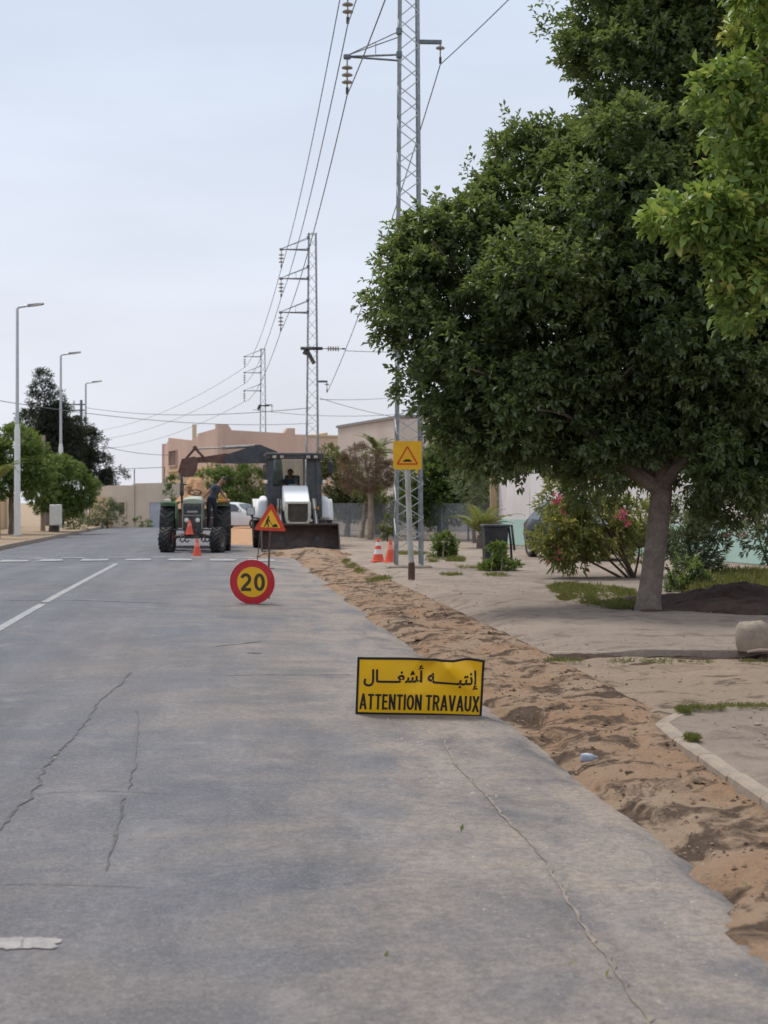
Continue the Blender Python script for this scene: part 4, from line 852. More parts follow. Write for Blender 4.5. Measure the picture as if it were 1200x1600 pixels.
def palm(label, loc, n, ln, elev, seed, mat, trunk=.0, side=None, leaflet=.32):
    t = thing('palm', label, 'palm', loc); r = random.Random(seed)
    m = MB(); m.tube([(0, 0, -.1), (0, 0, trunk * .5 + .15), (0, 0, trunk + .3)], [.16, .15, .12], 10); m.build('trunk', M['bark'], t)
    for i in range(n):
        az = (2 * math.pi * i / n + r.uniform(-.3, .3)) if side is None else r.uniform(*side); el = r.uniform(*elev); l_ = ln * r.uniform(.75, 1.1); p = Vector((0, 0, trunk + .25)); pts = [p.copy()]
        for k in range(10):
            e2 = el - (k / 10) ** 1.3 * r.uniform(1.3, 1.9); p = p + Vector((math.cos(az) * math.cos(e2), math.sin(az) * math.cos(e2), math.sin(e2))) * l_ / 10; pts.append(p.copy())
        m = MB(); m.tube(pts, [.02 * (1 - .08 * k) for k in range(11)], 4); st = Vector((-math.sin(az), math.cos(az), 0)); vs_ = []; fs = []
        for k in range(6, 44):
            f = k / 44 * 10; j = min(9, int(f)); q = pts[j].lerp(pts[j + 1], f - j); d = (pts[j + 1] - pts[j]).normalized(); ll = leaflet * math.sin(min(1, k / 44 * 1.15 + .12) * math.pi) ** .5 * r.uniform(.85, 1.1)
            for sg in (-1, 1):
                e_ = q + (st * sg * .8 + d * .65 + Vector((0, 0, -.15 + r.uniform(-.15, .15)))).normalized() * ll; wv = d * .018; o = len(vs_)
                vs_ += [q - wv, q + wv, q.lerp(e_, .55) + wv * .9 + Vector((0, 0, .012)), e_, q.lerp(e_, .55) - wv * .9 + Vector((0, 0, .012))]; fs.append((o, o + 1, o + 2, o + 3, o + 4))
        m.add(vs_, fs); o = m.build('frond', mat, t, smooth=0, fixn=False); at = o.data.attributes.new('tint', 'FLOAT', 'POINT'); tv = r.uniform(.25, .8); at.data.foreach_set('value', [tv] * len(o.data.vertices))
    return t
palm('young palm with pale arching fronds at the far left edge', V2(-6, 58) + Vector((0, 0, .1)), 12, 2.0, (.5, 1.3), 5, M['leaf_palm'], 1.9)
palm('palm crown spreading over the brown crowned tree', V2(590, 66), 14, 1.5, (.2, 1.4), 6, M['leaf_palm'], 3.3)
palm('young yellowish palm with drooping fronds left of the dark bin', V2(752, 47) + Vector((0, 0, .1)), 15, 1.7, (.9, 1.45), 7, M['leaf_palm'], .1)

# oleanders by the trunk
def shrub(name, label, base, stems, lobes, mat, leaf, density, seed, flowers=(), fmat=None, lw=.28, tint0=.5, sub_r=.2, sub_d=7, nleaf=9, tvar=.6, stem_r=.026):
    t = thing(name, label, 'shrub', base); b = Vector(base); r = random.Random(seed)
    for px, py, D in stems:
        m = MB(); limb(m, (r.uniform(-.12, .12), r.uniform(-.1, .1), -.05), P(px, py, D) - b, stem_r, .3 * stem_r, seed + int(px), .08, 8, 6); m.build('stem', M['twig'], t)
    lb = []
    for px, py, D, rp, asp in lobes:
        q = P(px, py, D) - b; rr = rp * D / FPX; lb.append((q.x, q.y, q.z, rr, rr, rr * asp))
    pos, dr, ti = crown_points(lb, sub_r, sub_d, density, seed, .3); dr = dr + np.array([0, 0, .5])
    me = leaf_mesh('crown', pos, dr, nleaf, leaf, leaf * lw, mat, seed, tint0=tint0 + ti * .3, tvar=tvar, spread=.55, twig=leaf * 1.1); tag(link('crown', me, t), kind='stuff')
    for px, py, D in flowers:
        m = MB(); q = P(px, py, D) - b
        for k in range(9):
            c = q + Vector((r.gauss(0, .055), r.gauss(0, .05), r.gauss(0, .045))); n_ = Vector((r.gauss(0, .5), -1, r.gauss(.3, .5))).normalized(); a = n_.orthogonal().normalized(); b2 = n_.cross(a); ring = []
            for j in range(10): an = j / 10 * 6.283; rr = .042 if j % 2 else .022; ring.append(c + (a * math.cos(an) + b2 * math.sin(an)) * rr + n_ * .008)
            m.add([c - n_ * .008] + ring, [(0, j + 1, (j + 1) % 10 + 1) for j in range(10)])
        m.build('blossom', fmat, t, smooth=0, fixn=False)
    return t
shrub('oleander', 'pink flowering oleander leaning left of the big tree trunk', V2(985, 28.5) + Vector((0, 0, .1)),
      [(880, 800, 28.5), (930, 780, 28.5), (910, 740, 28.6), (960, 800, 28), (1000, 800, 28.8), (860, 850, 28.4), (940, 840, 28.2)],
      [(895, 840, 28.4, 40, .8), (935, 825, 28.5, 45, .9), (870, 860, 28.3, 24, .8), (925, 780, 28.6, 28, 1.1), (912, 748, 28.7, 20, 1.2), (885, 765, 28.6, 16, 1.1), (935, 752, 28.7, 16, 1), (868, 828, 28.3, 22, .9), (875, 800, 28.4, 18, .8), (960, 850, 28.4, 30, .8), (985, 815, 28.9, 25, 1.2), (905, 868, 28.4, 30, .6), (1000, 850, 29.2, 22, 1.2)],
      M['leaf_oleander'], .13, 11, 401, [(905, 733, 28.4), (890, 745, 28.3), (928, 748, 28.3), (918, 738, 28.4), (873, 785, 28.1), (876, 796, 28.1), (975, 800, 28), (968, 808, 28), (984, 816, 28), (872, 858, 28), (866, 872, 28), (885, 742, 28.3), (870, 780, 28.1)], M['blossom'], tint0=.6)
shrub('oleander', 'tall grey green shrub right behind the big tree trunk', V2(1085, 28.5) + Vector((0, 0, .1)),
      [(1070, 800, 28.5), (1100, 790, 28.4), (1130, 830, 28.4), (1050, 830, 28.4), (1140, 800, 28.6)],
      [(1075, 830, 28.5, 36, 1.2), (1110, 810, 28.5, 28, 1.2), (1060, 870, 28.4, 28, 1), (1100, 865, 28.5, 30, .9), (1115, 780, 28.7, 16, 1)],
      M['leaf_grey'], .13, 10, 402, [(1148, 805, 28.2), (1125, 778, 28.3), (1145, 835, 28.2)], M['paleblossom'], tint0=.45)
shrub('oleander', 'pale flowering shrub at the right edge before the mint wall', V2(1215, 28) + Vector((0, 0, .1)),
      [(1180, 820, 28), (1200, 800, 28), (1215, 780, 28)], [(1200, 815, 28, 18, 1.2), (1225, 850, 28, 22, 1.2), (1225, 795, 28, 26, 1), (1183, 842, 28, 14, .9)],
      M['leaf_grey'], .13, 8, 403, [(1178, 800, 27.8), (1184, 812, 27.8), (1170, 808, 27.8), (1192, 795, 27.8), (1165, 835, 27.8)], M['paleblossom'], tint0=.3)
shrub('low_shrub', 'low dark green shrub at the right foot of the big tree trunk', V2(1070, 24.5) + Vector((0, 0, .1)),
      [(1065, 900, 24.5), (1085, 895, 24.5)], [(1065, 905, 24.4, 28, .9), (1095, 908, 24.4, 24, .8), (1050, 925, 24.2, 18, .8), (1078, 925, 24.2, 26, .6)], M['leaf_main'], .09, 10, 404, lw=.45, tint0=.25, sub_d=9, sub_r=.15)
shrub('weed', 'leafy weed growing before the dark bin', G(778, 897, .1), [(772, 868, 31.5), (784, 862, 31.5), (790, 880, 31.5)], [(780, 868, 31.5, 11, 1.3), (775, 886, 31.5, 13, .7), (792, 888, 31.4, 10, .6), (768, 892, 31.4, 9, .5)], M['leaf_round'], .10, 9, 405, lw=.45, tint0=.6, stem_r=.008, sub_d=14, sub_r=.1)
shrub('green_bush', 'small upright green bush in the grass behind the square sign pole', G(693, 875, .1), [(690, 850, 39), (697, 848, 39)], [(693, 856, 39, 12, 1.2), (688, 868, 39, 12, .7), (700, 868, 39, 12, .7)], M['leaf_round'], .10, 11, 406, lw=.4, tint0=.35, stem_r=.008, sub_d=14, sub_r=.14)

def grass(name, polys, n, h, seed, tint0=.5, mat=None):
    r = np.random.default_rng(seed); pts = []
    for (x0, y0, x1, y1, z) in polys:      # ellipses on the ground given as centre, radii
        k = n // len(polys); a = r.uniform(0, 6.283, k); q = np.sqrt(r.random(k)) * (1 + .5 * fbm(np.cos(a) * 2 + x0, np.sin(a) * 2 + y0, seed))
        pts.append(np.stack([x0 + np.cos(a) * q * x1, y0 + np.sin(a) * q * y1, np.full(k, z)], -1))
    pts = np.concatenate(pts); pts = pts[fbm(pts[:, 0] * 3.5, pts[:, 1] * 2.0, seed + 9) > -.10]; d = r.normal(0, .35, (len(pts), 3)); d[:, 2] = 1
    me = leaf_mesh(name, pts, d, 3, h, h * .09, mat or M['grass'], seed, spread=.55, twig=.01, tint0=tint0 + .25 * fbm(pts[:, 0], pts[:, 1], seed + 3) * 2, tvar=.6, fold=.1, droop=.1)
    return tag(link(name, me), kind='stuff')
def ge(px, py, rx, ry, z=.1):
    c = G(px, py, z); a = G(px, py + ry, z); b = G(px, py - ry, z); return (c.x, (a.y + b.y) / 2, rx * c.y / FPX, abs(b.y - a.y) / 2, z)
grass('verge_grass', [ge(930, 928, 60, 16), ge(895, 923, 36, 9), ge(985, 935, 36, 16), ge(955, 945, 40, 8), ge(905, 938, 30, 6)], 4200, .085, 501, .52)
grass('wall_grass', [ge(1160, 912, 90, 9), ge(1130, 925, 60, 7), ge(1185, 905, 60, 6)], 3600, .20, 502, .62)
grass('pylon_grass', [ge(695, 873, 30, 4), ge(640, 866, 30, 2), ge(710, 877, 14, 2), ge(675, 877, 12, 2)], 1500, .10, 503, .45)
grass('verge_tufts', [ge(598, 905, 14, 3, .08), ge(580, 908, 10, 2, .08), ge(548, 885, 10, 3, .06), ge(562, 893, 9, 3, .06), ge(541, 878, 5, 3, .06)], 520, .08, 504, .45)
grass('yard_weeds', [ge(735, 888, 22, 1.5), ge(752, 886, 4, 2), ge(705, 899, 16, 1.2), ge(775, 900, 20, 2)], 420, .08, 505, .55)
grass('island_grass', [ge(1100, 1108, 36, 2.5, .11), ge(1170, 1105, 50, 2, .11), ge(1068, 1112, 9, 4, .11), ge(1082, 1155, 10, 3, .11)], 800, .035, 506, .5)
grass('kerb_weeds', [ge(1010, 1036, 60, 2, .06), ge(1130, 1036, 70, 2, .06), ge(880, 1034, 30, 2, .05)], 260, .05, 507, .25)
sb = MB()
bed = sheet('garden_soil', M['darksoil'], 0, 1, 0, 1, 140, 90, lambda x, y: x * 0)
nx_, ny_ = 141, 91
gx, gy = np.meshgrid(np.linspace(-1, 1, nx_), np.linspace(-1, 1, ny_)); c = G(1180, 950, .1); ax_, ay_ = 1.75, 2.0
rr = np.sqrt(gx ** 2 + gy ** 2) + .8 * fbm(gx * 2.2, gy * 2.2, 77, 5); hz_ = np.clip(1 - rr, 0, 1) * .30 + .22 * fbm(gx * 6, gy * 6, 78, 5) * np.clip((1 - rr) * 3, 0, 1)
hz_ = np.where(rr < .97, hz_ + .012, -.05); co = np.stack([c.x + gx * ax_, c.y + .6 + gy * ay_, .09 + hz_], -1).reshape(-1, 3); bed.data.vertices.foreach_set('co', co.reshape(-1)); bed.data.update()

# ------------------------------------------------------------------ flat print helpers
def quadstrip(mb, pts, wd, y=0., off=None):
    """ribbon of width wd along pts in the x-z plane"""
    n = len(pts); vs_ = []
    for i, p in enumerate(pts):
        a = Vector(pts[max(i - 1, 0)]); b = Vector(pts[min(i + 1, n - 1)]); d = (b - a).normalized(); q = Vector((-d.y, d.x)) * wd / 2
        for sg in (-1, 1): vs_.append((p[0] + sg * q.x, y, p[1] + sg * q.y))
    return mb.add(vs_, [(2 * i, 2 * i + 1, 2 * i + 3, 2 * i + 2) for i in range(n - 1)])
def seg(a, b, n=5): return [(a[0] + (b[0] - a[0]) * k / n, a[1] + (b[1] - a[1]) * k / n) for k in range(n + 1)]
def arc(cx, cz, rx, rz, a0, a1, n=14): return [(cx + rx * math.cos(R(a0 + (a1 - a0) * k / n)), cz + rz * math.sin(R(a0 + (a1 - a0) * k / n))) for k in range(n + 1)]
LT = {  # strokes of narrow bold capitals, height 1
 'A': (.66, [seg((.08, 0), (.33, 1)), seg((.58, 0), (.33, 1)), seg((.17, .3), (.49, .3))]), 'T': (.58, [seg((.0, .92), (.58, .92)), seg((.29, 0), (.29, 1))]),
 'E': (.52, [seg((.09, 0), (.09, 1)), seg((.09, .92), (.5, .92)), seg((.09, .52), (.46, .52)), seg((.09, .08), (.52, .08))]),
 'N': (.62, [seg((.09, 0), (.09, 1)), seg((.53, 0), (.53, 1)), seg((.10, .96), (.52, .04))]), 'I': (.18, [seg((.09, 0), (.09, 1))]),
 'O': (.68, [arc(.34, .5, .255, .42, 0, 360, 28)]), 'R': (.62, [seg((.09, 0), (.09, 1)), [(.09, .92), (.2, .92), (.33, .92)] + arc(.34, .71, .17, .21, 90, -90, 10)[1:] + [(.2, .5), (.09, .5)], seg((.30, .5), (.54, 0))]),
 'V': (.64, [seg((.07, 1), (.32, .0)), seg((.57, 1), (.32, .0))]), 'U': (.62, [[(.09, 1), (.09, .6), (.09, .34)] + arc(.31, .33, .22, .255, 180, 360, 14)[1:-1] + [(.53, .34), (.53, .6), (.53, 1)]]),
 'X': (.64, [seg((.08, 1), (.56, 0)), seg((.56, 1), (.08, 0))]), '2': (.62, [arc(.31, .68, .22, .25, 165, -18, 16) + [(.46, .5), (.22, .24), (.1, .09)], seg((.03, .08), (.60, .08))]), '0': (.62, [arc(.31, .5, .215, .42, 0, 360, 28)])}
def lettering(mb, text, x0, x1, z0, h, y, stroke=.165, gap=.10, space=.28):
    W = sum(space if c == ' ' else LT[c][0] + gap for c in text) - gap; k = (x1 - x0) / W; x = x0; i = 0
    for c in text:
        if c == ' ': x += space * k; continue
        for st in LT[c][1]:
            quadstrip(mb, [(x + p[0] * k, z0 + p[1] * h) for p in st], stroke * min(k, h) * 1.0, y - .0001 * (i % 5)); i += 1
        x += (LT[c][0] + gap) * k
def font_mesh(body, offset):
    c = bpy.data.curves.new('text', 'FONT'); c.body = body; c.offset = offset; c.resolution_u = 4
    o = bpy.data.objects.new('text', c); C.objects.link(o); dg = bpy.context.evaluated_depsgraph_get(); me = bpy.data.meshes.new_from_object(o.evaluated_get(dg))
    v = np.empty(len(me.vertices) * 3); me.vertices.foreach_get('co', v); f = [tuple(p.vertices) for p in me.polygons]
    bpy.data.objects.remove(o); bpy.data.curves.remove(c); bpy.data.meshes.remove(me); return v.reshape(-1, 3), f

# ------------------------------------------------------------------ ATTENTION TRAVAUX sign
sg = thing('road_works_sign', 'bent yellow rectangular sign reading ATTENTION TRAVAUX standing on the asphalt', 'sign', G(654, 1120, .0) + Vector((0, 0, .012)))
sg.rotation_euler = (R(13), R(1.9), R(2))
SW, SH = .878, .415
def sdisp(x, z):
    s = max(0, min(1, (z - .16) / .2)); d1 = (x - .21) * .75 + (z - .33) * .66
    y = -.046 * s * max(0, 1 - abs(d1) / .12) + .036 * s * max(0, 1 - abs((x - .36) * .9 + (z - .36) * .4) / .10) + .038 * s * max(0, 1 - abs((x - .04) * .8 - (z - .30) * .5) / .09)
    y += .007 * math.sin(x * 5.1 + .6) + .005 * math.sin(x * 11 + z * 7) * s - .012 * (max(0, x - .25) / .19) ** 2 * s
    return y
m = MB(); m.grid(88, 42, lambda a, b: Vector(((a - .5) * SW, sdisp((a - .5) * SW, b * SH), b * SH))); m.grid(44, 20, lambda a, b: Vector(((a - .5) * SW, sdisp((a - .5) * SW, b * SH) + .003, b * SH)), 0, True)
m.build('panel', M['yellow'], sg, smooth=60, fixn=False)
m = MB()
def bord(p, q, n, ww=.016):
    P0 = [Vector((p[0] + (q[0] - p[0]) * k / n, p[1] + (q[1] - p[1]) * k / n)) for k in range(n + 1)]
    for k in range(n):
        a, b = P0[k], P0[k + 1]; hx, hz2 = (0, ww / 2) if p[1] == q[1] else (ww / 2, 0); c = []
        for yy in (.006, -.0035):
            for u, sx in ((a, -1), (b, -1), (b, 1), (a, 1)): c.append((u.x + hx * sx, sdisp(u.x, u.y) + yy, u.y + hz2 * sx))
        m.hexa(c)
h2 = SW / 2 - .004
bord((-h2 - .008, .005), (h2 + .008, .005), 44); bord((-h2 - .008, SH - .005), (h2 + .008, SH - .005), 44); bord((-h2, .013), (-h2, SH - .013), 20); bord((h2, .013), (h2, SH - .013), 20)
m.build('border', M['print'], sg, smooth=0)
m = MB(); lettering(m, 'ATTENTION TRAVAUX', -.416, .420, .035, .116, 0, .195)
for v in m.v: v.y += sdisp(v.x, v.z) - .0022
m.build('latin_lettering', M['print'], sg, smooth=0, fixn=False)
AR = '\ufedd\ufe8e' + '\u0640' * 4 + '\ufed0\ufeb8\u0623 \ufeea' + '\u0640' * 5 + '\ufe92\ufe98\ufee7\u0625'
v, f = font_mesh(AR, .014); lo, hi = v.min(0), v.max(0)
v2 = [((x - lo[0]) / (hi[0] - lo[0]) * .80 - .393, 0, .195 + (y - lo[1]) / (hi[1] - lo[1]) * .165) for x, y, _ in v]
m = MB()
for k, (ox, oz) in enumerate(((-.0011, -.0009), (.0011, -.0009), (0, .0011))): m.add([(x + ox, sdisp(x, z) - .0022 - .00012 * k, z + oz) for x, _, z in v2], f)
m.build('arabic_lettering', M['print'], sg, smooth=0, fixn=False)
m = MB()
for x in (-.3, .3): m.tube([(x, .055, .36), (x, .25, -.03)], .009, 6); m.tube([(x, .055, .02), (x, .055, .37)], .009, 6)
m.tube([(-.3, .16, .1), (.3, .16, .1)], .007, 6); m.build('stand', M['galv_dark'], sg)

# ------------------------------------------------------------------ 20 disc
sg = thing('speed_limit_sign', 'round red and yellow speed limit sign reading 20 standing on the road', 'sign', G(395, 944, .02)); sg.rotation_euler = (R(7), 0, R(-4))
rr_ = .328
m = MB(); m.lathe([(0, .004), (rr_ - .004, .004), (rr_, 0), (rr_, -.012), (rr_ - .006, -.014), (rr_ - .008, -.004), (.001, -.004)], 56, 'y', (0, 0, rr_)); m.build('disc', M['red'], sg)
m = MB(); m.lathe([(0.001, -.0065), (.222, -.0065), (.222, -.003)], 48, 'y', (0, 0, rr_)); m.build('yellow_field', M['yellow2'], sg)
m = MB(); lettering(m, '20', -.175, .185, rr_ - .13, .255, -.0085, .185, .15); m.build('number', pm('faded_black_print', (.055, .045, .02), .6, bp=0), sg, smooth=0, fixn=False)
m = MB(); m.tube([(-.16, .02, .5), (-.2, .30, 0.03)], .011, 6); m.tube([(.16, .02, .5), (.2, .30, .03)], .011, 6); m.tube([(-.19, .22, .16), (.19, .22, .16)], .009, 6); m.build('stand', M['galv_dark'], sg)

# ------------------------------------------------------------------ triangular works sign on its easel
DT = 34.3; sg = thing('works_warning_sign', 'red triangular warning sign with a digging worker on a thin rusty easel', 'sign', V2(418, DT)); sg.rotation_euler = (0, R(2.5), R(3))
def rtri(c, s, r, n=5):
    pts = []; Rr = s / math.sqrt(3)
    for k, a in enumerate((210, 330, 90)):
        p = Vector((c[0] + (Rr - 2 * r) * math.cos(R(a)), c[1] + (Rr - 2 * r) * math.sin(R(a)))); pts += [(p.x + r * math.cos(R(a - 60 + 120 * j / n)), p.y + r * math.sin(R(a - 60 + 120 * j / n))) for j in range(n + 1)]
    return pts
cz = .86 + .70 / math.sqrt(12) + .02
m = MB(); m.prism(rtri((.02, cz), .74, .035), -.012, .004, 'y'); m.build('triangle', M['orange_red'], sg, smooth=0)
m = MB(); m.prism(rtri((.02, cz - .005), .46, .012), -.0155, -.0115, 'y'); m.build('yellow_field', M['yellow2'], sg, smooth=0)
m = MB(); o = (.02, cz - .125); Y = -.0185; q = lambda *p: [(o[0] + a * 1.05, o[1] + b * 1.05) for a, b in p]
m.prism(q(*[(-.045 + .022 * math.cos(k), .205 + .022 * math.sin(k)) for k in np.linspace(0, 6.28, 11)[:-1]]), Y, -.0145, 'y')
m.prism(q((-.10, .11), (-.075, .185), (-.045, .185), (-.04, .15), (-.055, .105), (-.085, .095)), Y - .0003, -.0145, 'y')
m.prism(q((-.10, .115), (-.06, .11), (-.075, .06), (-.115, 0), (-.14, 0), (-.105, .06)), Y - .0006, -.0145, 'y')
m.prism(q((-.09, .115), (-.055, .11), (-.035, .055), (-.03, 0), (-.056, 0), (-.062, .05)), Y - .0009, -.0145, 'y')
m.prism(q((-.065, .17), (-.045, .175), (.0, .115), (-.012, .105)), Y - .0012, -.0145, 'y'); m.prism(q((-.05, .13), (-.043, .138), (.075, .02), (.068, .012)), Y - .0015, -.0145, 'y')
m.prism(q((.03, 0), (.05, .035), (.08, .05), (.105, .075), (.13, .06), (.155, .02), (.165, 0)), Y - .0018, -.0145, 'y'); m.build('worker_symbol', M['print'], sg, smooth=0)
m = MB(); m.tube([(.02, .02, 1.35), (.02, .015, .0)], .019, 8); post = m.build('post', M['rustbrown'], sg)
m = MB(); m.tube([(-.2, .02, .90), (-.24, .03, .02)], .012, 6); m.tube([(.02, .03, 1.1), (.03, .5, .0)], .008, 6); m.tube([(-.24, .03, .25), (.02, .02, .45)], .008, 5); m.tube([(-.26, .02, .03), (.16, .02, .03)], .012, 6); m.build('easel_leg', M['rustbrown'], sg)

# ------------------------------------------------------------------ yellow square hump sign
D0 = 30.4; b0 = G(643, 904, .1); sg = thing('hump_warning_sign', 'yellow square sign with a red triangle and black hump on a leaning pole', 'sign', b0)
tp = P(636.5, 733, b0.y) - b0
m = MB(); m.tube([(0, 0, -.05), (0, 0, .22), tp * .3, tp + (tp.normalized() * .35)], [.058, .056, .054, .05], 14); m.build('pole', pm('galvanised_sign_pole', (.47, .475, .46), .5, .2, .1, 3, (.25, .2, .16), .5, 2.2), sg)
m = MB(); m.lathe([(.062, -.02), (.066, .1), (.061, .26), (.058, .3)], 14, 'z'); m.build('rusty_foot', M['rustbrown'], sg)
c0 = P(636.5, 711.5, b0.y) - b0 + Vector((0, -.06, 0)); hw = .25; rd2 = lambda x, z: (c0.x + x, c0.z + z)
def rsq(h, r, n=4): return [rd2(sx * (h - r) + r * math.cos(R(a + 90 * j / n)), sz * (h - r) + r * math.sin(R(a + 90 * j / n))) for sx, sz, a in ((1, 1, 0), (-1, 1, 90), (-1, -1, 180), (1, -1, 270)) for j in range(n + 1)]
m = MB(); m.prism(rsq(.262, .03), c0.y - .006, c0.y + .006, 'y'); m.build('panel', M['yellow2'], sg, smooth=0)
m = MB(); t3 = [rd2(.19 * math.cos(R(a)) * 1.12, .19 * math.sin(R(a)) * 1.12 - .055) for a in (90, 210, 330)]
pts = seg(t3[0], t3[1], 4) + seg(t3[1], t3[2], 4)[1:] + seg(t3[2], t3[0], 4)[1:]
m = MB()
for a, b in ((t3[0], t3[1]), (t3[1], t3[2]), (t3[2], t3[0])): quadstrip(m, seg(a, b, 2), .026, c0.y - .0085 - .0003 * len(m.f))
m.build('red_triangle', M['orange_red'], sg, smooth=0, fixn=False)
m = MB(); m.prism([rd2(x, z) for x, z in ((-.085, -.118), (.085, -.118), (.085, -.105), (.06, -.09), (.03, -.075), (.012, -.07), (0, -.075), (-.012, -.07), (-.035, -.076), (-.06, -.092), (-.085, -.105))], c0.y - .010, c0.y - .006, 'y'); m.build('hump_symbol', M['print'], sg, smooth=0)
m = MB(); m.box((c0.x, c0.y + .035, c0.z + .12), (.16, .06, .04)); m.box((c0.x, c0.y + .035, c0.z - .12), (.16, .06, .04)); m.build('bracket', M['galv_dark'], sg)
m = MB(); m.box((c0.x + .17, c0.y, c0.z - .30), (.045, .012, .07), bev=.004); m.build('hanging_tag', M['yellow2'], sg)

# ------------------------------------------------------------------ cones, bin, stone, litter
def cone(loc, label, h=.5, tilt=0, striped=False):
    t = thing('traffic_cone', label, 'traffic cone', loc, .3, 'traffic cones around the road works'); t.rotation_euler.x = tilt
    m = MB(); m.box((0, 0, .018), (h * .56, h * .56, .036), bev=.012); m.build('base', M['cone'], t)
    bands = [(0, .30), (.30, .52), (.52, .68), (.68, .84), (.84, 1)] if striped else [(0, .55), (.55, .78), (.78, 1)]
    for i, (a, b) in enumerate(bands):
        r0, r1 = (h * .20 * (1 - a) + .028), (h * .20 * (1 - b) + .028); m = MB(); m.lathe([(r0, .03 + a * (h - .03)), (r1, .03 + b * (h - .03))] + ([(r1 * .6, h), (.001, h)] if b == 1 else []), 18, 'z')
        m.build('band', M['white'] if (i % 2 and striped) else (M['cone_pale'] if i % 2 else M['cone']), t)
M['cone_pale'] = pm('faded_orange_band', (.76, .24, .17), .5, bp=0)
cone(G(308, 871), 'orange cone standing on the road in front of the tractor', .52)
cone(G(591, 878, .1), 'red and white striped cone beside the nearest pylon', .55, 0, True)
cone(G(610, 879, .1), 'orange cone half hidden behind the leg of the nearest pylon', .52)
bl = G(775, 880, .1); t = thing('litter_bin', 'dark rectangular litter bin hung on a frame beside the whitewashed wall', 'litter bin', bl, .1)
m = MB(); m.hexa([(-.27, -.2, .0), (.20, -.2, .0), (.20, .2, .0), (-.27, .2, .0), (-.31, -.24, .82), (.25, -.24, .82), (.25, .24, .82), (-.31, .24, .82)]); m.build('body', M['bin'], t, smooth=0)
m = MB(); m.box((-.03, 0, .86), (.62, .54, .07), bev=.02); m.build('lid', M['bin'], t)
m = MB(); m.tube([(.22, -.2, .86), (.33, -.2, .87), (.38, -.18, .45), (.40, -.18, .30)], .028, 8); m.tube([(.22, .2, .86), (.33, .2, .87), (.38, .18, .45), (.40, .18, 0)], .028, 8); m.tube([(.33, -.2, .87), (.33, .2, .87)], .025, 8); m.build('frame', M['blackmetal'], t)
m = MB(); r = random.Random(2); m.lathe([(.001, 0), (.13, .0), (.148, .05), (.147, .13), (.138, .2), (.115, .245), (.07, .262), (.001, .265)], 22, 'z')
for v in m.v: v *= 1 + .42 * float(fbm(v.x * 9 + v.z * 5, v.y * 9, 5)); 
o = m.build('stone_block', M['kerb'], loc=G(1176, 1017, .1), smooth=60); tag(o, 'rounded stub of pale concrete lying at the right edge of the pavement', 'stone')
m = MB(); m.tube([(0, 0, .02), (.12, .03, .035), (.3, .05, .03)], [.012, .014, .010], 7); tag(m.build('stick', M['palebark'], loc=G(1168, 1022, .1)), 'short pale stick lying against the concrete stub', 'stick')
m = MB(); m.lathe([(.001, 0), (.03, 0), (.034, .008), (.034, .05), (.028, .1), (.012, .12), (.012, .14), (.001, .14)], 14, 'z')
for v in m.v: v.y *= .45
o = m.build('plastic_bottle', M['litter'], loc=G(908, 1184, .06)); o.scale = (.7, .7, .7); o.rotation_euler = (R(8), R(84), R(-20)); tag(o, 'crushed bluish plastic bottle lying in the dug earth', 'bottle')
r = np.random.default_rng(8); pl = np.array([list(G(*p, .035)) for p in [(606, 1490), (887, 1514), (953, 1518), (84, 1186), (325, 1065), (720, 1304), (1170, 1391)]])
me = leaf_mesh('fallen_leaves', pl + np.array([0, 0, .012]), r.normal(0, 1, (len(pl), 3)) * np.array([1, 1, .05]), 1, .035, .016, M['leaf_main'], 9, tint0=.8, tvar=.9, droop=0, twig=0.); tag(link('fallen_leaves', me), kind='stuff')

# ------------------------------------------------------------------ chain link fence
fc = thing('wire_fence', 'grey wire mesh fence on pale posts before the wide dark tree', 'fence')
A, B_ = V2(514, 63), V2(775, 53); Mx, ln = face_frame(A, B_); n = int(ln / 1.5)
for k in range(n + 1): m = MB(); m.tube([Mx @ Vector((ln * k / n, 0, 0)), Mx @ Vector((ln * k / n, 0, 1.5))], .035, 7); m.build('post', M['galv_dark'], fc)
m = MB(); hgt = 1.42; sp = .085; k = -hgt
while k < ln:
    for sg_ in (1, -1):
        a, b = max(0, k), min(ln, k + hgt)
        if b > a:
            z0, z1 = (a - k, b - k) if sg_ > 0 else (hgt - (a - k), hgt - (b - k)); m.tube([Mx @ Vector((a, .004 * sg_, .04 + z0)), Mx @ Vector((b, .004 * sg_, .04 + z1))], .008, 3, cap=False)
    k += sp
for z_ in (.06, .75, 1.45): m.tube([Mx @ Vector((0, 0, z_)), Mx @ Vector((ln, 0, z_))], .010, 4)
tag(m.build('wire_mesh', M['galv_dark'], fc, smooth=0), kind='stuff')
m = MB(); m.prism([(-.2, -.1), (ln + .2, -.1), (ln + .2, .12), (-.2, .12)], -.16, .16, 'y', 0, Mx); m.build('fence_footing', M['lane'], fc, smooth=0)

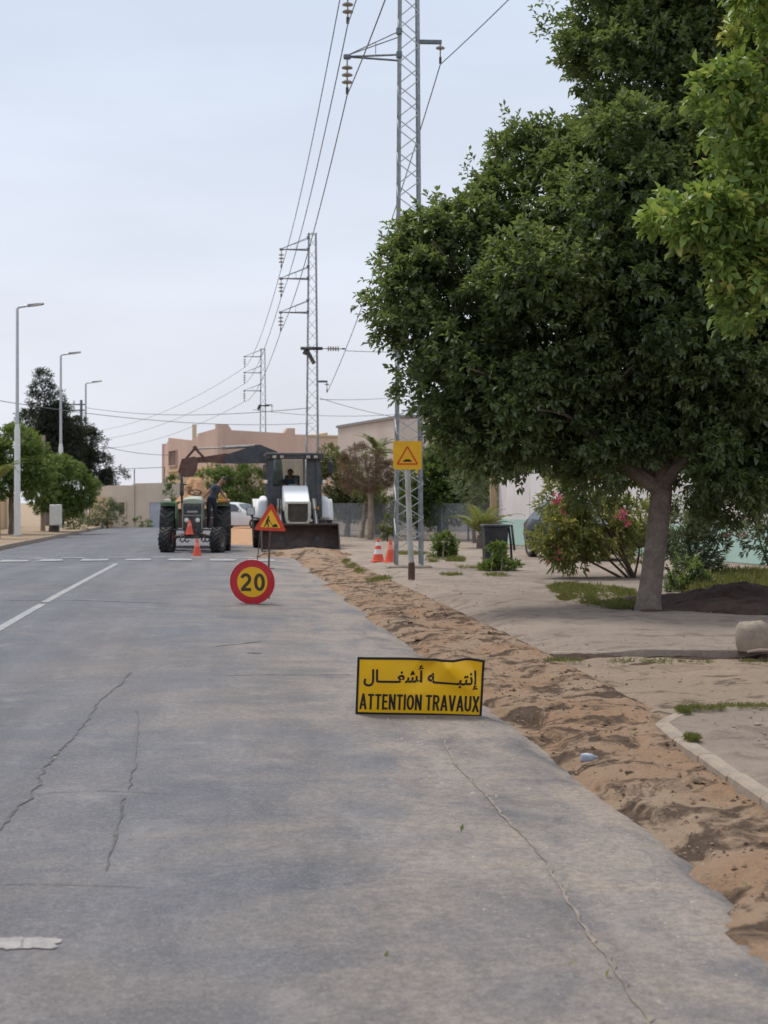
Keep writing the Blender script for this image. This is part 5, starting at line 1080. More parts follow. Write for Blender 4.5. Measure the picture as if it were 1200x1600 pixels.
# ------------------------------------------------------------------ wheels, people
def wheel(parent, c, Rr, wd, rim, matrim, lugs=0, rz=0.0, n=30, name='wheel'):
    m = MB(); m.lathe([(.001, -wd * .16), (rim * .3, -wd * .18), (rim * .34, -wd * .10), (rim * .8, -wd * .06), (rim * .88, -wd * .42), (rim, -wd * .44), (rim, wd * .44), (rim * .88, wd * .42), (rim * .8, wd * .06), (rim * .34, wd * .10), (rim * .3, wd * .18), (.001, wd * .16)], n, 'x')
    o = m.build(name, matrim, parent, c); o.rotation_euler = (0, 0, rz)
    m = MB(); rl = Rr - (.035 if lugs else 0)
    m.lathe([(rim * .97, -wd * .43), (rim + (rl - rim) * .35, -wd * .52), (rl * .94, -wd * .50), (rl, -wd * .38), (rl * 1.008, 0), (rl, wd * .38), (rl * .94, wd * .50), (rim + (rl - rim) * .35, wd * .52), (rim * .97, wd * .43)], n, 'x', closed=True)
    for k in range(lugs):
        for s in (-1, 1):
            a = 2 * math.pi * (k + (.5 if s > 0 else 0)) / lugs
            Mx = Matrix.Rotation(a, 4, 'X') @ Matrix.Translation((s * wd * .235, 0, rl + .008)) @ Matrix.Rotation(s * .75, 4, 'Z')
            b = MB().box((0, 0, 0), (wd * .60, .055, .06)); m.add(b.v, b.f, 0, Mx)
    m.build('tyre', M['rubber'], o, smooth=40); return o
def person(name, label, loc, rz, J, group=None):
    """one skinned body; J maps joint name -> position in metres, feet on z = 0"""
    rad = dict(pelvis=.135, waist=.12, chest=.135, neck=.055, jaw=.075, head=.098, crown=.06, hipL=.085, hipR=.085, kneeL=.06, kneeR=.06, ankL=.042, ankR=.042, toeL=.035, toeR=.035, shL=.068, shR=.068, elL=.042, elR=.042, wrL=.028, wrR=.028, palmL=.034, palmR=.034)
    E_ = [('pelvis', 'waist'), ('waist', 'chest'), ('chest', 'neck'), ('neck', 'jaw'), ('jaw', 'head'), ('head', 'crown')]
    for s in 'LR': E_ += [('pelvis', 'hip' + s), ('hip' + s, 'knee' + s), ('knee' + s, 'ank' + s), ('ank' + s, 'toe' + s), ('chest', 'sh' + s), ('sh' + s, 'el' + s), ('el' + s, 'wr' + s), ('wr' + s, 'palm' + s)]
    ks = list(rad); me = bpy.data.meshes.new('tmp'); me.from_pydata([tuple(J[k]) for k in ks], [(ks.index(a), ks.index(b)) for a, b in E_], [])
    o = bpy.data.objects.new('tmp', me); C.objects.link(o); md = o.modifiers.new('s', 'SKIN'); md.use_smooth_shade = True
    sv = me.skin_vertices[0].data
    for i, k in enumerate(ks): sv[i].radius = (rad[k], rad[k] * (.78 if k in ('pelvis', 'waist', 'chest') else 1)); sv[i].use_root = (k == 'pelvis')
    o.modifiers.new('d', 'SUBSURF').levels = 2
    dg = bpy.context.evaluated_depsgraph_get(); body = bpy.data.meshes.new_from_object(o.evaluated_get(dg)); bpy.data.objects.remove(o)
    bm = bmesh.new(); bm.from_mesh(body)
    # short fingers rooted in the palms, nose, eyes and ears, all in the one body mesh
    def addtube(pts, rr, n=6):
        t_ = MB().tube(pts, rr, n); vv = [bm.verts.new(v) for v in t_.v]
        for f in t_.f:
            try: bm.faces.new([vv[i] for i in f])
            except ValueError: pass
    for s in 'LR':
        w_, p_ = Vector(J['wr' + s]), Vector(J['palm' + s]); d = (p_ - w_).normalized(); sd = d.orthogonal().normalized(); nn = d.cross(sd)
        for k in range(4): q = p_ + sd * (k - 1.5) * .019; l_ = (.072, .082, .078, .06)[k]; addtube([q, q + d * l_ * .5, q + (d * .85 + nn * .5) * l_], [.0095, .009, .007])
        q = p_ - d * .03 + sd * .035; addtube([q - sd * .015, q + sd * .02 + d * .02, q + sd * .03 + d * .05], [.011, .010, .008])
    h, jw = Vector(J['head']), Vector(J['jaw']); up = (h - jw).normalized(); fw = Vector(J['face']).normalized(); fw = (fw - up * fw.dot(up)).normalized(); sd = fw.cross(up)
    addtube([h + fw * .085 - up * .005, h + fw * .118 - up * .04, h + fw * .085 - up * .05], [.008, .014, .008])
    for s in (-1, 1):
        addtube([h + fw * .085 + sd * s * .034 + up * .004, h + fw * .097 + sd * s * .034 + up * .004], [.012, .006]); addtube([h + sd * s * .088 + up * .015, h + sd * s * .106, h + sd * s * .09 - up * .035], [.012, .018, .010])
    bm.to_mesh(body); bm.free()
    for mt in ('trouser', 'shirt', 'skin', 'blackmetal'): body.materials.append(M[mt])
    cls = {'pelvis': 0, 'hip': 0, 'knee': 0, 'ank': 0, 'toe': 3, 'waist': 1, 'chest': 1, 'sh': 1, 'neck': 2, 'jaw': 2, 'head': 2, 'crown': 2, 'el': 2, 'wr': 2, 'palm': 2}
    kp = np.array([tuple(J[k]) for k in ks]); kc = [cls[k.rstrip('LR')] for k in ks]
    for p in body.polygons: p.material_index = kc[int(np.argmin(((kp - np.array(p.center)) ** 2).sum(1)))]; p.use_smooth = True
    t = thing(name, label, 'person', loc, rz, group); link('body', body, t)
    m = MB()                                                   # hair: a cap over the back and top of the skull
    N1, N2 = 16, 10; vs_ = []
    for j in range(N2 + 1):
        for i in range(N1):
            a = 6.2832 * i / N1; e_ = math.pi / 2 - (j / N2) * (1.15 + .75 * (1 - math.cos(a)) / 2); d = (fw * math.cos(a) + sd * math.sin(a)) * math.cos(e_) + up * math.sin(e_); vs_.append(h + up * .012 + d * (.095 + .004 * math.sin(i * 5 + j * 3)))
    m.add(vs_, [(j * N1 + i, j * N1 + (i + 1) % N1, (j + 1) * N1 + (i + 1) % N1, (j + 1) * N1 + i) for j in range(N2) for i in range(N1)]); m.build('hair', M['hair'], t, smooth=60); return t

# ------------------------------------------------------------------ tractor
tl = V2(301, 44.8) + Vector((0, 0, .02)); TR = .08
t = thing('tractor', 'dusty green farm tractor parked facing the camera left of the loader', 'tractor', tl, TR)
for s in (-1, 1):
    wheel(t, (s * .735, 0, .375), .375, .31, .19, pm('dusty_wheel', (.22, .19, .16), .7, .2, .2, 8), 16, -.30)
    wheel(t, (s * .84, 2.1, .70), .70, .44, .36, M['green_paint'], 17)
    m = MB(); Rf = .80; pr = [(Rf * math.cos(a) + 2.1, Rf * math.sin(a) + .70) for a in np.linspace(R(5), R(118), 12)]; pr += [(1.72, 1.50), (1.70, 1.47)]
    inner = [(p[0], p[1] - .035) for p in reversed(pr)]; m.prism(pr + inner, s * .58, s * 1.04, 'x'); m.prism([(1.45, 1.0), (1.62, 1.46), (2.3, 1.46), (2.75, .95), (2.4, .62), (1.7, .62)], s * .55, s * .59, 'x'); m.build('fender', M['green_paint'], t, smooth=30)
    m = MB(); m.box((s * .82, 1.60, 1.53), (.20, .10, .10), bev=.02); m.build('fender_lamp', M['cream'] if s < 0 else M['amber'], t)
m = MB(); m.box((.82, 1.75, 1.66), (.24, .2, .22), bev=.07, seg=2); m.box((.86, 1.72, 1.55), (.36, .24, .06), bev=.02); m.build('tool_box', pm('yellow_tool_box', (.62, .42, .16), .6), t)
m = MB(); m.hexa([(-.20, .1, .55), (.20, .1, .55), (.20, 2.7, .55), (-.20, 2.7, .55), (-.22, .1, .95), (.22, .1, .95), (.26, 2.7, .98), (-.26, 2.7, .98)]); m.box((0, .8, 1.15), (.42, 1.3, .5), bev=.03); m.build('engine', M['darkgrey'], t)
m = MB(); N1 = 9
def hood(a, b):
    y = -.16 + b * 1.65; ang = math.pi * a; x = -math.cos(ang); zt = 1.64 + .03 * b - .06 * (1 - min(1, b * 5)) ** 2
    return Vector((.29 * (abs(x) ** .55) * (1 if x > 0 else -1) * (.96 + .06 * b), y, 1.42 + (zt - 1.42) * math.sin(ang) ** .45))
m.grid(14, 10, hood); nn = len(m.v); m.add([hood(k / 14, 0) for k in range(15)], [tuple(range(15))]); m.build('hood', M['pale_green'], t, smooth=40)
m = MB(); m.box((-.285, .62, 1.2), (.02, 1.5, .5)); m.box((.285, .62, 1.2), (.02, 1.5, .5)); m.build('side_panel', M['green_paint'], t)
m = MB(); m.box((0, -.17, 1.05), (.60, .10, .80), bev=.03, seg=2); gr_ = m.build('grille', M['grille'], t)
m = MB()
for k in range(6): m.box((0, -.225, 1.36 - k * .042), (.5, .014, .016))
m.build('grille_slat', M['darkgrey'], gr_, smooth=0)
m = MB()
for s in (-1, 1): m.box((s * .275, -.225, 1.05), (.035, .03, .78), bev=.008)
m.box((0, -.226, 1.10), (.52, .02, .03)); m.build('grille_frame', pm('grey_metal_trim', (.25, .245, .23), .5, .3), gr_)
m = MB(); m.box((0, -.228, 1.21), (.30, .014, .05)); m.build('badge', pm('worn_badge', (.35, .34, .32), .4, .5), gr_)
for x in (-.165, .155):
    m = MB(); m.lathe([(.075, 0), (.078, -.03), (.066, -.035), (.06, -.02)], 18, 'y', (x, -.215, .965)); hl = m.build('headlight', M['steel'], t); m = MB(); m.lathe([(.064, -.022), (.04, -.036), (.001, -.04)], 18, 'y', (x, -.215, .965)); m.build('lens', M['lens'], hl)
m = MB(); m.tube([(-.32, .35, 1.3), (-.33, .35, 1.7)], .035, 10); m.tube([(-.33, .35, 1.66), (-.33, .35, 1.70), (-.33, .35, 2.02), (-.33, .35, 2.06), (-.34, .35, 2.32)], [.04, .062, .062, .04, .036], 12); m.box((-.29, .35, 2.0), (.2, .05, .04)); m.build('exhaust', M['blackmetal'], t)
m = MB(); m.box((0, -.06, .58), (.34, .42, .26), bev=.03); m.box((0, -.30, .55), (.46, .12, .22), bev=.02)
for x in (-.12, 0, .12): m.box((x, -.36, .56), (.09, .08, .26), bev=.015)
m.build('front_weight', M['blackmetal'], t)
m = MB(); m.tube([(-.62, 0, .44), (-.3, 0, .52), (0, 0, .5), (.3, 0, .52), (.62, 0, .44)], [.05, .06, .075, .06, .05], 8); m.tube([(-.6, .12, .46), (.6, .12, .46)], .02, 6)
for s in (-1, 1): m.tube([(s * .58, 0, .62), (s * .58, 0, .33)], .05, 8)
m.build('front_axle', M['rustbrown'], t)
m = MB()
for x in (-.32, -.18, .30, .40): m.tube([(x, -.12, .5), (x - .04, -.18, .38), (x + .03, -.2, .33), (x + .09, -.18, .38)], .022, 6)
m.tube([(-.45, -.1, .50), (.5, -.1, .48)], .02, 6); m.tube([(.2, -.18, .45), (.55, -.05, .50)], .025, 6); m.build('linkage', M['blackmetal'], t)
m = MB(); m.lathe([(.19 + .018 * math.cos(a), .018 * math.sin(a)) for a in np.linspace(0, 6.283, 9)[:-1]], 22, 'z', closed=True); m.tube([(0, 0, 0), (0, -.02, -.3)], .02, 6)
for a in (0, 2.1, 4.2): m.tube([(0, 0, -.02), (.19 * math.cos(a), .19 * math.sin(a), 0)], .012, 5)
o = m.build('steering_wheel', M['blackmetal'], t, (0, 1.55, 1.78)); o.rotation_euler = (R(-25), 0, 0)
m = MB(); m.box((0, 2.25, 1.2), (.44, .42, .10), bev=.03); m.box((0, 2.46, 1.42), (.44, .08, .38), bev=.03); m.build('seat', M['blackmetal'], t)
m = MB(); m.box((.44, 1.35, .66), (.36, .65, .04)); m.box((-.44, 1.35, .66), (.36, .65, .04)); m.box((.52, 1.0, .45), (.24, .1, .04)); m.build('step', M['darkgrey'], t)

# trailer and earth behind the tractor
tr_ = thing('farm_trailer', 'rusty farm trailer behind the tractor under the digger bucket', 'trailer', V2(298, 49.0) + Vector((0, 0, .02)), TR)
for z_ in (.86, 1.12, 1.38):
    for s in (-1, 1): m = MB(); m.box((s * .88, 1.6, z_), (.05, 3.0, .25), bev=.008); m.build('side_board', M['rustbrown'], tr_)
    m = MB(); m.box((0, .08, z_), (1.72, .05, .25), bev=.008); m.build('front_board', M['rustbrown'], tr_)
m = MB(); m.box((0, 1.6, .70), (1.8, 3.1, .08)); m.tube([(0, .05, .62), (0, -1.6, .55)], .05, 6); m.build('chassis', M['darkgrey'], tr_)
for s in (-1, 1): wheel(tr_, (s * .72, 1.8, .36), .36, .24, .2, M['darkgrey'])
m = MB(); m.lathe([(1.05, 1.28), (.98, 1.36), (.88, 1.45), (.76, 1.54), (.62, 1.64), (.54, 1.75), (.46, 1.86), (.40, 1.98), (.33, 2.10), (.27, 2.2), (.18, 2.28), (.001, 2.30)], 60, 'z')
for v in m.v:
    f_ = 1 + .8 * float(fbm(math.atan2(v.y, v.x) * 1.6 + 4, v.z * 3.4, 9, 5)); v.x = v.x * f_ * .84 + .02; v.y = v.y * f_ * 1.3 + 1.0
tag(m.build('earth_heap', M['soil'], loc=tr_.location, smooth=60), 'steep heap of orange earth loaded in the trailer under the digger bucket', 'earth heap')

# man bending on the tractor step
J = dict(pelvis=(0, .02, .86), waist=(.06, .0, 1.02), chest=(.16, -.02, 1.22), neck=(.27, -.04, 1.36), jaw=(.325, -.055, 1.405), head=(.37, -.06, 1.45), crown=(.405, -.06, 1.49),
 hipL=(-.08, -.05, .80), hipR=(.08, .06, .80), kneeL=(-.06, -.08, .44), kneeR=(.11, .02, .44), ankL=(-.10, -.02, .07), ankR=(.09, .10, .07), toeL=(-.02, -.12, .04), toeR=(.20, .03, .04),
 shL=(.10, -.19, 1.26), shR=(.17, .16, 1.25), elL=(-.10, -.24, 1.05), elR=(.32, .20, 1.02), wrL=(-.26, -.20, .86), wrR=(.44, .12, .88), palmL=(-.31, -.18, .80), palmR=(.47, .09, .82), face=(1, -.35, -.75))
pl_ = Matrix.Translation(tl) @ Matrix.Rotation(TR, 4, 'Z') @ Vector((.50, 1.35, .68))
person('person', 'man in a dark T-shirt and trousers bending over on the tractor step', pl_, 0, {k: Vector(v) * 1.02 for k, v in J.items()})
cone(Matrix.Translation(tl) @ Matrix.Rotation(TR, 4, 'Z') @ Vector((-.07, -.42, .55)), 'small red orange cone resting on the front weights of the tractor', .42)

# ------------------------------------------------------------------ backhoe loader
bl_ = V2(469, 46.7) + Vector((0, 0, .02)); BR = .123
t = thing('backhoe_loader', 'white and dark backhoe loader facing the camera with its boom swung over the trailer', 'backhoe loader', bl_, BR)
# front bucket: curved shell open to the front
prof = [(-.48, .03), (-.05, .02), (.16, .06), (.30, .18), (.37, .36), (.36, .55), (.28, .70), (.16, .79), (.06, .81)]
m = MB(); outr = prof; innr = [(-.47, .055), (-.05, .05), (.14, .09), (.27, .2), (.335, .36), (.325, .54), (.255, .675), (.15, .76), (.06, .78)]
n_ = len(prof); W_ = 1.16
vs_ = [(sx * W_, p[0], p[1]) for sx in (-1, 1) for p in outr] + [(sx * W_, p[0], p[1]) for sx in (-1, 1) for p in innr]
fs = []
for k in range(n_ - 1): fs += [(k, k + 1, n_ + k + 1, n_ + k), (2 * n_ + k, 3 * n_ + k, 3 * n_ + k + 1, 2 * n_ + k + 1)]
fs += [(0, n_, 3 * n_, 2 * n_), (n_ - 1, 3 * n_ - 1, 4 * n_ - 1, 2 * n_ - 1)]
m.add(vs_, fs); bk_ = m.build('front_bucket', M['bucket'], t, smooth=40)
for s in (-1, 1):
    m = MB(); m.prism([(-.49, .03), (-.05, .015), (.16, .05), (.31, .17), (.385, .36), (.37, .56), (.29, .72), (.16, .81), (.05, .83), (-.1, .62), (-.42, .20), (-.49, .10)], s * W_, s * (W_ + .03), 'x'); m.build('side_plate', M['bucket'], bk_, smooth=0)
m = MB(); m.box((0, -.50, .035), (2.34, .10, .035), bev=.006); m.build('cutting_edge', M['steel'], bk_)
m = MB(); m.box((0, .10, .815), (2.30, .10, .05), bev=.01); m.build('top_rail', M['bucket'], bk_)
for s in (-1, 1):
    m = MB(); m.prism([(.3, .30), (.42, .25), (1.0, .62), (1.9, 1.05), (3.0, 1.55), (3.0, 1.72), (1.8, 1.28), (.9, .85), (.35, .5)], s * .50, s * .60, 'x'); m.build('loader_arm', M['darkgrey'], t, smooth=0)
    m = MB(); m.tube([(s * .55, .35, .72), (s * .55, 1.1, 1.22)], .05, 10); m.tube([(s * .55, 1.1, 1.22), (s * .55, 1.7, 1.55)], .07, 10); m.tube([(s * .57, .32, .7), (s * .57, .95, 1.05), (s * .60, .8, 1.75)], .025, 6); m.build('hydraulic_ram', M['darkgrey'], t)
    m = MB(); m.box((s * .60, 1.0, 1.30), (.10, .06, .10), bev=.01); m.build('marker_lamp', M['amber'], t)
# hood and grille
m = MB(); a = .42; m.hexa([(-a, 1.1, 1.18), (a, 1.1, 1.18), (a, 2.5, 1.2), (-a, 2.5, 1.2), (-.38, 1.16, 1.52), (.38, 1.16, 1.52), (.41, 2.5, 2.03), (-.41, 2.5, 2.03)])
bm = bmesh.new(); bm.from_mesh(m.mesh('tmp', M['white'], 0)); bmesh.ops.bevel(bm, geom=bm.edges[:], offset=.05, segments=3, affect='EDGES', profile=.5); me = bpy.data.meshes.new('hood'); bm.to_mesh(me); bm.free(); me.polygons.foreach_set('use_smooth', [True] * len(me.polygons)); me.set_sharp_from_angle(angle=R(40)); link('hood', me, t)
m = MB(); o_ = [(-.40, 1.50), (-.41, 1.1), (-.38, .90), (-.30, .78), (.30, .78), (.38, .90), (.41, 1.1), (.40, 1.50)]; i_ = [(-.31, 1.44), (-.315, 1.1), (-.30, .93), (-.25, .87), (.25, .87), (.30, .93), (.315, 1.1), (.31, 1.44)]
n_ = 8; vs_ = [(x, y, z) for y in (1.0, 1.25) for x, z in o_] + [(x, y, z) for y in (1.0, 1.25) for x, z in i_]; fs = []
for k in range(n_):
    k2 = (k + 1) % n_; fs += [(k, k2, 8 + k2, 8 + k), (16 + k, 24 + k, 24 + k2, 16 + k2), (k, 16 + k, 16 + k2, k2)]
m.add(vs_, fs); gf = m.build('grille_frame', M['cream'], t, smooth=0)
m = MB(); m.prism([(x * 1.01, z) for x, z in i_], 1.06, 1.1, 'y'); m.build('grille', pm('dusty_brown_grille', (.10, .085, .07), .8, .1, .3, 10, (.2, .14, .1), .6, 4, bp=.6, bsc=80, bd=.01), gf, smooth=0)
m = MB()
for k in range(15): m.box((-.29 + k * .0415, 1.055, 1.15), (.009, .012, .54))
m.build('grille_bar', M['grille'], gf, smooth=0)
m = MB(); m.hexa([(-.38, 1.25, .7), (.38, 1.25, .7), (.42, 4.6, .65), (-.42, 4.6, .65), (-.38, 1.25, 1.2), (.38, 1.25, 1.2), (.45, 4.6, 1.15), (-.45, 4.6, 1.15)]); m.box((0, 1.9, .5), (1.3, .18, .18), bev=.03); m.box((0, 4.0, .72), (1.7, .24, .24), bev=.03); m.build('chassis', M['darkgrey'], t)
for s in (-1, 1):
    wheel(t, (s * .82, 1.9, .46), .46, .32, .24, M['cream'], 14); wheel(t, (s * 1.05, 4.0, .74), .74, .46, .38, M['cream'], 17)
    m = MB(); pr = [(4.0 + .86 * math.cos(a), .74 + .86 * math.sin(a)) for a in np.linspace(R(15), R(168), 14)]; m.prism(pr + [(p[0] * .0 + 4.0 + (p[0] - 4.0) * .93, .74 + (p[1] - .74) * .93) for p in reversed(pr)], s * .82, s * 1.30, 'x')
    m.prism([(3.05, .9), (3.1, 1.25), (3.35, 1.62), (4.3, 1.62), (4.4, 1.2)], s * .80, s * .86, 'x'); m.build('mudguard', M['white'], t, smooth=40)
    m = MB(); m.hexa([(s * 1.0 - .2, 2.75, .95), (s * 1.0 + .2, 2.75, .95), (s * 1.0 + .2, 3.2, .95), (s * 1.0 - .2, 3.2, .95), (s * 1.0 - .15, 2.85, 1.55), (s * 1.0 + .15, 2.85, 1.55), (s * .98 + .12, 3.2, 1.72), (s * .98 - .12, 3.2, 1.72)])
    bm = bmesh.new(); bm.from_mesh(m.mesh('tmp', M['white'], 0)); bmesh.ops.bevel(bm, geom=bm.edges[:], offset=.09, segments=3, affect='EDGES', profile=.5); me = bpy.data.meshes.new('side_tank'); bm.to_mesh(me); bm.free(); me.polygons.foreach_set('use_smooth', [True] * len(me.polygons)); link('side_tank', me, t)
# cab
c0y, c1y = 2.55, 4.25; hw = .86
cabm = M['darkgrey']
m = MB(); m.box((0, 3.4, 3.02), (1.86, 2.0, .10), bev=.04, seg=2); m.box((0, 2.5, 2.93), (1.74, .12, .13), bev=.02); m.box((0, 3.4, 2.94), (1.74, 1.75, .05)); m.build('roof', cabm, t)
def post(a, b, w1=.10, d1=.10, name='cab_post'): m = MB(); a, b = Vector(a), Vector(b); m.hexa([a + Vector((sx * w1 / 2, sy * d1 / 2, 0)) for sx, sy in ((-1, -1), (1, -1), (1, 1), (-1, 1))] + [b + Vector((sx * w1 / 2, sy * d1 / 2, 0)) for sx, sy in ((-1, -1), (1, -1), (1, 1), (-1, 1))]); return m.build(name, cabm, t, smooth=0)
for s in (-1, 1): post((s * .80, c0y, 1.0), (s * .76, c0y + .06, 2.95), .16, .12); post((s * .82, c1y, 1.3), (s * .78, c1y - .05, 2.95), .12, .12); post((s * .84, 3.4, 1.0), (s * .80, 3.4, 2.95), .09, .09)
post((.30, c0y + .01, 1.9), (.30, c0y + .06, 2.93), .055, .08)
post((.56, c0y + .03, 1.1), (.54, c0y + .08, 2.93), .30, .05, 'side_console')
m = MB(); m.box((0, c0y + .04, 1.5), (1.6, .08, 1.0), bev=.01); m.box((0, 3.4, 1.0), (1.66, 1.7, .1)); m.box((-.82, 3.0, 1.35), (.06, .8, .6)); m.box((.82, 3.0, 1.35), (.06, .8, .6)); m.box((0, c1y, 1.45), (1.6, .06, .5)); m.build('cab_body', cabm, t, smooth=0)
m = MB(); m.add([(-.70, c0y - .0, 1.95), (.28, c0y - .0, 1.95), (.27, c0y + .05, 2.87), (-.67, c0y + .05, 2.87)], [(0, 1, 2, 3)]); m.build('windscreen', M['glass'], t, smooth=0, fixn=False)
m = MB(); m.add([(-.72, c1y, 1.72), (.72, c1y, 1.72), (.70, c1y - .04, 2.88), (-.70, c1y - .04, 2.88)], [(0, 1, 2, 3)]); m.build('rear_window', M['glass'], t, smooth=0, fixn=False)
for s in (-1, 1): m = MB(); m.add([(s * .83, c0y + .1, 1.66), (s * .83, c1y - .1, 1.66), (s * .79, c1y - .1, 2.9), (s * .79, c0y + .1, 2.9)], [(0, 1, 2, 3)]); m.build('side_window', M['glass_dark'], t, smooth=0, fixn=False)
for x in (-.66, -.42, .42, .66):
    m = MB(); m.box((x, 2.41, 2.93), (.16, .10, .11), bev=.02); wl = m.build('work_lamp', M['blackmetal'], t); m = MB(); m.box((x, 2.355, 2.93), (.12, .015, .08), bev=.006); m.build('lens', pm('dull_lens', (.42, .36, .28), .3, bp=0) if 'dull' not in M else M['dull'], wl)
for s in (-1, 1):
    m = MB(); m.tube([(s * .80, 2.6, 2.12), (s * .95, 2.5, 2.14)], .025, 6); m.box((s * .97, 2.46, 2.14), (.17, .12, .14), bev=.025); hl = m.build('headlight', M['blackmetal'], t); m = MB(); m.box((s * .94, 2.395, 2.14), (.11, .014, .11), bev=.006); m.build('lens', M['lens'], hl)
    m = MB(); m.box((s * 1.03, 2.395, 2.14), (.06, .016, .10), bev=.006); m.build('indicator', M['amber'], hl)
m = MB(); m.tube([(.80, 2.6, 2.90), (1.05, 2.5, 2.92), (1.14, 2.46, 2.84)], .02, 6); m.box((1.15, 2.45, 2.60), (.19, .06, .42), bev=.025); m.build('mirror', M['blackmetal'], t)
m = MB(); m.tube([(-.80, 2.6, 2.84), (-.95, 2.55, 2.84), (-.97, 2.54, 2.7)], .02, 6); m.box((-.96, 2.52, 2.48), (.12, .06, .42), bev=.025); m.build('mirror', M['blackmetal'], t)
m = MB(); m.tube([(-1.1, 3.1, .95), (-1.36, 2.9, 1.0), (-1.40, 2.86, 1.18)], .025, 6); m.box((-1.40, 2.85, 1.20), (.27, .05, .28), bev=.03); mi_ = m.build('side_reflector', M['blackmetal'], t); m = MB(); m.box((-1.40, 2.818, 1.20), (.22, .014, .23), bev=.01); m.build('reflector_face', M['white'], mi_)
m = MB(); m.box((0, 3.55, 1.5), (.5, .5, .14), bev=.05); m.box((0, 3.82, 1.95), (.5, .12, .85), bev=.05); m.box((0, 3.5, 1.2), (.3, .3, .5)); m.build('seat', M['blackmetal'], t)
m = MB(); m.lathe([(.19 + .018 * math.cos(a), .018 * math.sin(a)) for a in np.linspace(0, 6.283, 9)[:-1]], 22, 'z', closed=True); m.tube([(0, 0, 0), (0, -.1, -.5)], .03, 6); m.tube([(-.19, 0, 0), (.19, 0, 0)], .014, 5); o = m.build('steering_wheel', M['blackmetal'], t, (-.1, 3.0, 1.98)); o.rotation_euler = (R(-30), 0, 0)
m = MB(); m.box((-.06, 2.72, 2.02), (.26, .12, .10), bev=.03); m.build('dash_clutter', M['white'], t)
# rear boom swung to the left: everything stands in the plane y = 5.3
Yb = 5.3
def bp(px, py): D = 46.7 + Yb; return ((px - 600) * D / FPX - bl_.x + BR * Yb, zz(py, D) - .02)
m = MB(); m.tube([(-.35, 4.75, .55), (-.35, 4.75, 1.6)], .16, 10); m.hexa([(-.6, 4.6, .8), (-.1, 4.6, .8), (-.1, 5.2, .8), (-.6, 5.2, .8), (-.75, 5.0, 3.1), (-.3, 5.0, 3.1), (-.3, 5.5, 3.1), (-.75, 5.5, 3.1)]); m.box((0, 4.7, .62), (2.0, .16, .3), bev=.02); m.build('king_post', M['darkgrey'], t, smooth=0)
for s in (-1, 1): m = MB(); m.box((s * 1.0, 4.95, .55), (.14, .16, .95), bev=.02); m.box((s * 1.0, 4.95, .05), (.34, .4, .06), bev=.01); m.build('stabiliser', M['darkgrey'], t)
boom = [bp(436, 724), bp(433, 706), bp(406, 695), bp(398, 696), bp(372, 705), bp(353, 711), bp(350, 717), bp(353, 724), bp(372, 725), bp(400, 724)]
m = MB(); m.prism(boom, Yb - .15, Yb + .15, 'y'); m.build('boom', M['darkgrey'], t, smooth=0)
m = MB(); m.prism([bp(362, 710), bp(352, 709), bp(322, 714), bp(300, 716), bp(297, 721), bp(303, 724), bp(330, 723), bp(352, 725), bp(362, 722)], Yb - .11, Yb + .11, 'y'); m.build('dipper_arm', M['rustbrown'], t, smooth=0)
def b3(px, py, dy=0): x, z = bp(px, py); return (x, Yb + dy, z)
m = MB(); m.tube([b3(398, 697), b3(350, 700)], .055, 10); m.tube([b3(350, 700), b3(306, 702)], .03, 8); m.box(b3(350, 700), (.14, .14, .12), bev=.02); m.build('bucket_ram', M['steel'], t)
for dy in (-.12, .12): m = MB(); m.tube([b3(306, 701, dy), b3(288, 722, dy)], .045, 6); m.tube([b3(306, 701, dy), b3(322, 718, dy)], .045, 6); m.tube([b3(306, 701, dy - .03), b3(306, 701, dy + .03)], .08, 10); m.build('bucket_link', M['rustbrown'], t)
pr = [bp(286, 718), bp(306, 714), bp(311, 720), bp(309, 735), bp(303, 745), bp(289, 746), bp(280, 738), bp(283, 726)]
m = MB(); m.prism(pr, Yb - .30, Yb + .30, 'y'); db = m.build('digging_bucket', M['rustbrown'], t, smooth=0)
for k in range(4): m = MB(); x, z = bp(281, 740); y_ = Yb - .25 + k * .165; m.hexa([(x, y_ - .03, z), (x + .10, y_ - .03, z - .06), (x + .10, y_ + .03, z - .06), (x, y_ + .03, z), (x - .03, y_ - .02, z - .20), (x, y_ - .02, z - .21), (x, y_ + .02, z - .21), (x - .03, y_ + .02, z - .20)]); m.build('tooth', M['steel'], db, smooth=0)
# driver
J = dict(pelvis=(0, .0, .12), waist=(0, .02, .28), chest=(0, .0, .48), neck=(0, -.02, .66), jaw=(0, -.05, .73), head=(0, -.055, .81), crown=(0, -.04, .88), hipL=(-.1, -.08, .08), hipR=(.1, -.08, .08), kneeL=(-.13, -.50, .08), kneeR=(.13, -.50, .08),
 ankL=(-.12, -.62, -.34), ankR=(.12, -.62, -.34), toeL=(-.12, -.76, -.40), toeR=(.12, -.76, -.40), shL=(-.21, .0, .54), shR=(.21, .0, .54), elL=(-.30, -.2, .30), elR=(.30, -.22, .30), wrL=(-.20, -.44, .38), wrR=(.18, -.44, .38), palmL=(-.18, -.50, .40), palmR=(.14, -.50, .40), face=(0, -1, 0))
dl = Matrix.Translation(bl_) @ Matrix.Rotation(BR, 4, 'Z') @ Vector((-.08, 3.55, 1.66)); person('person', 'driver in dark clothes sitting in the cab of the loader', dl, BR, J)
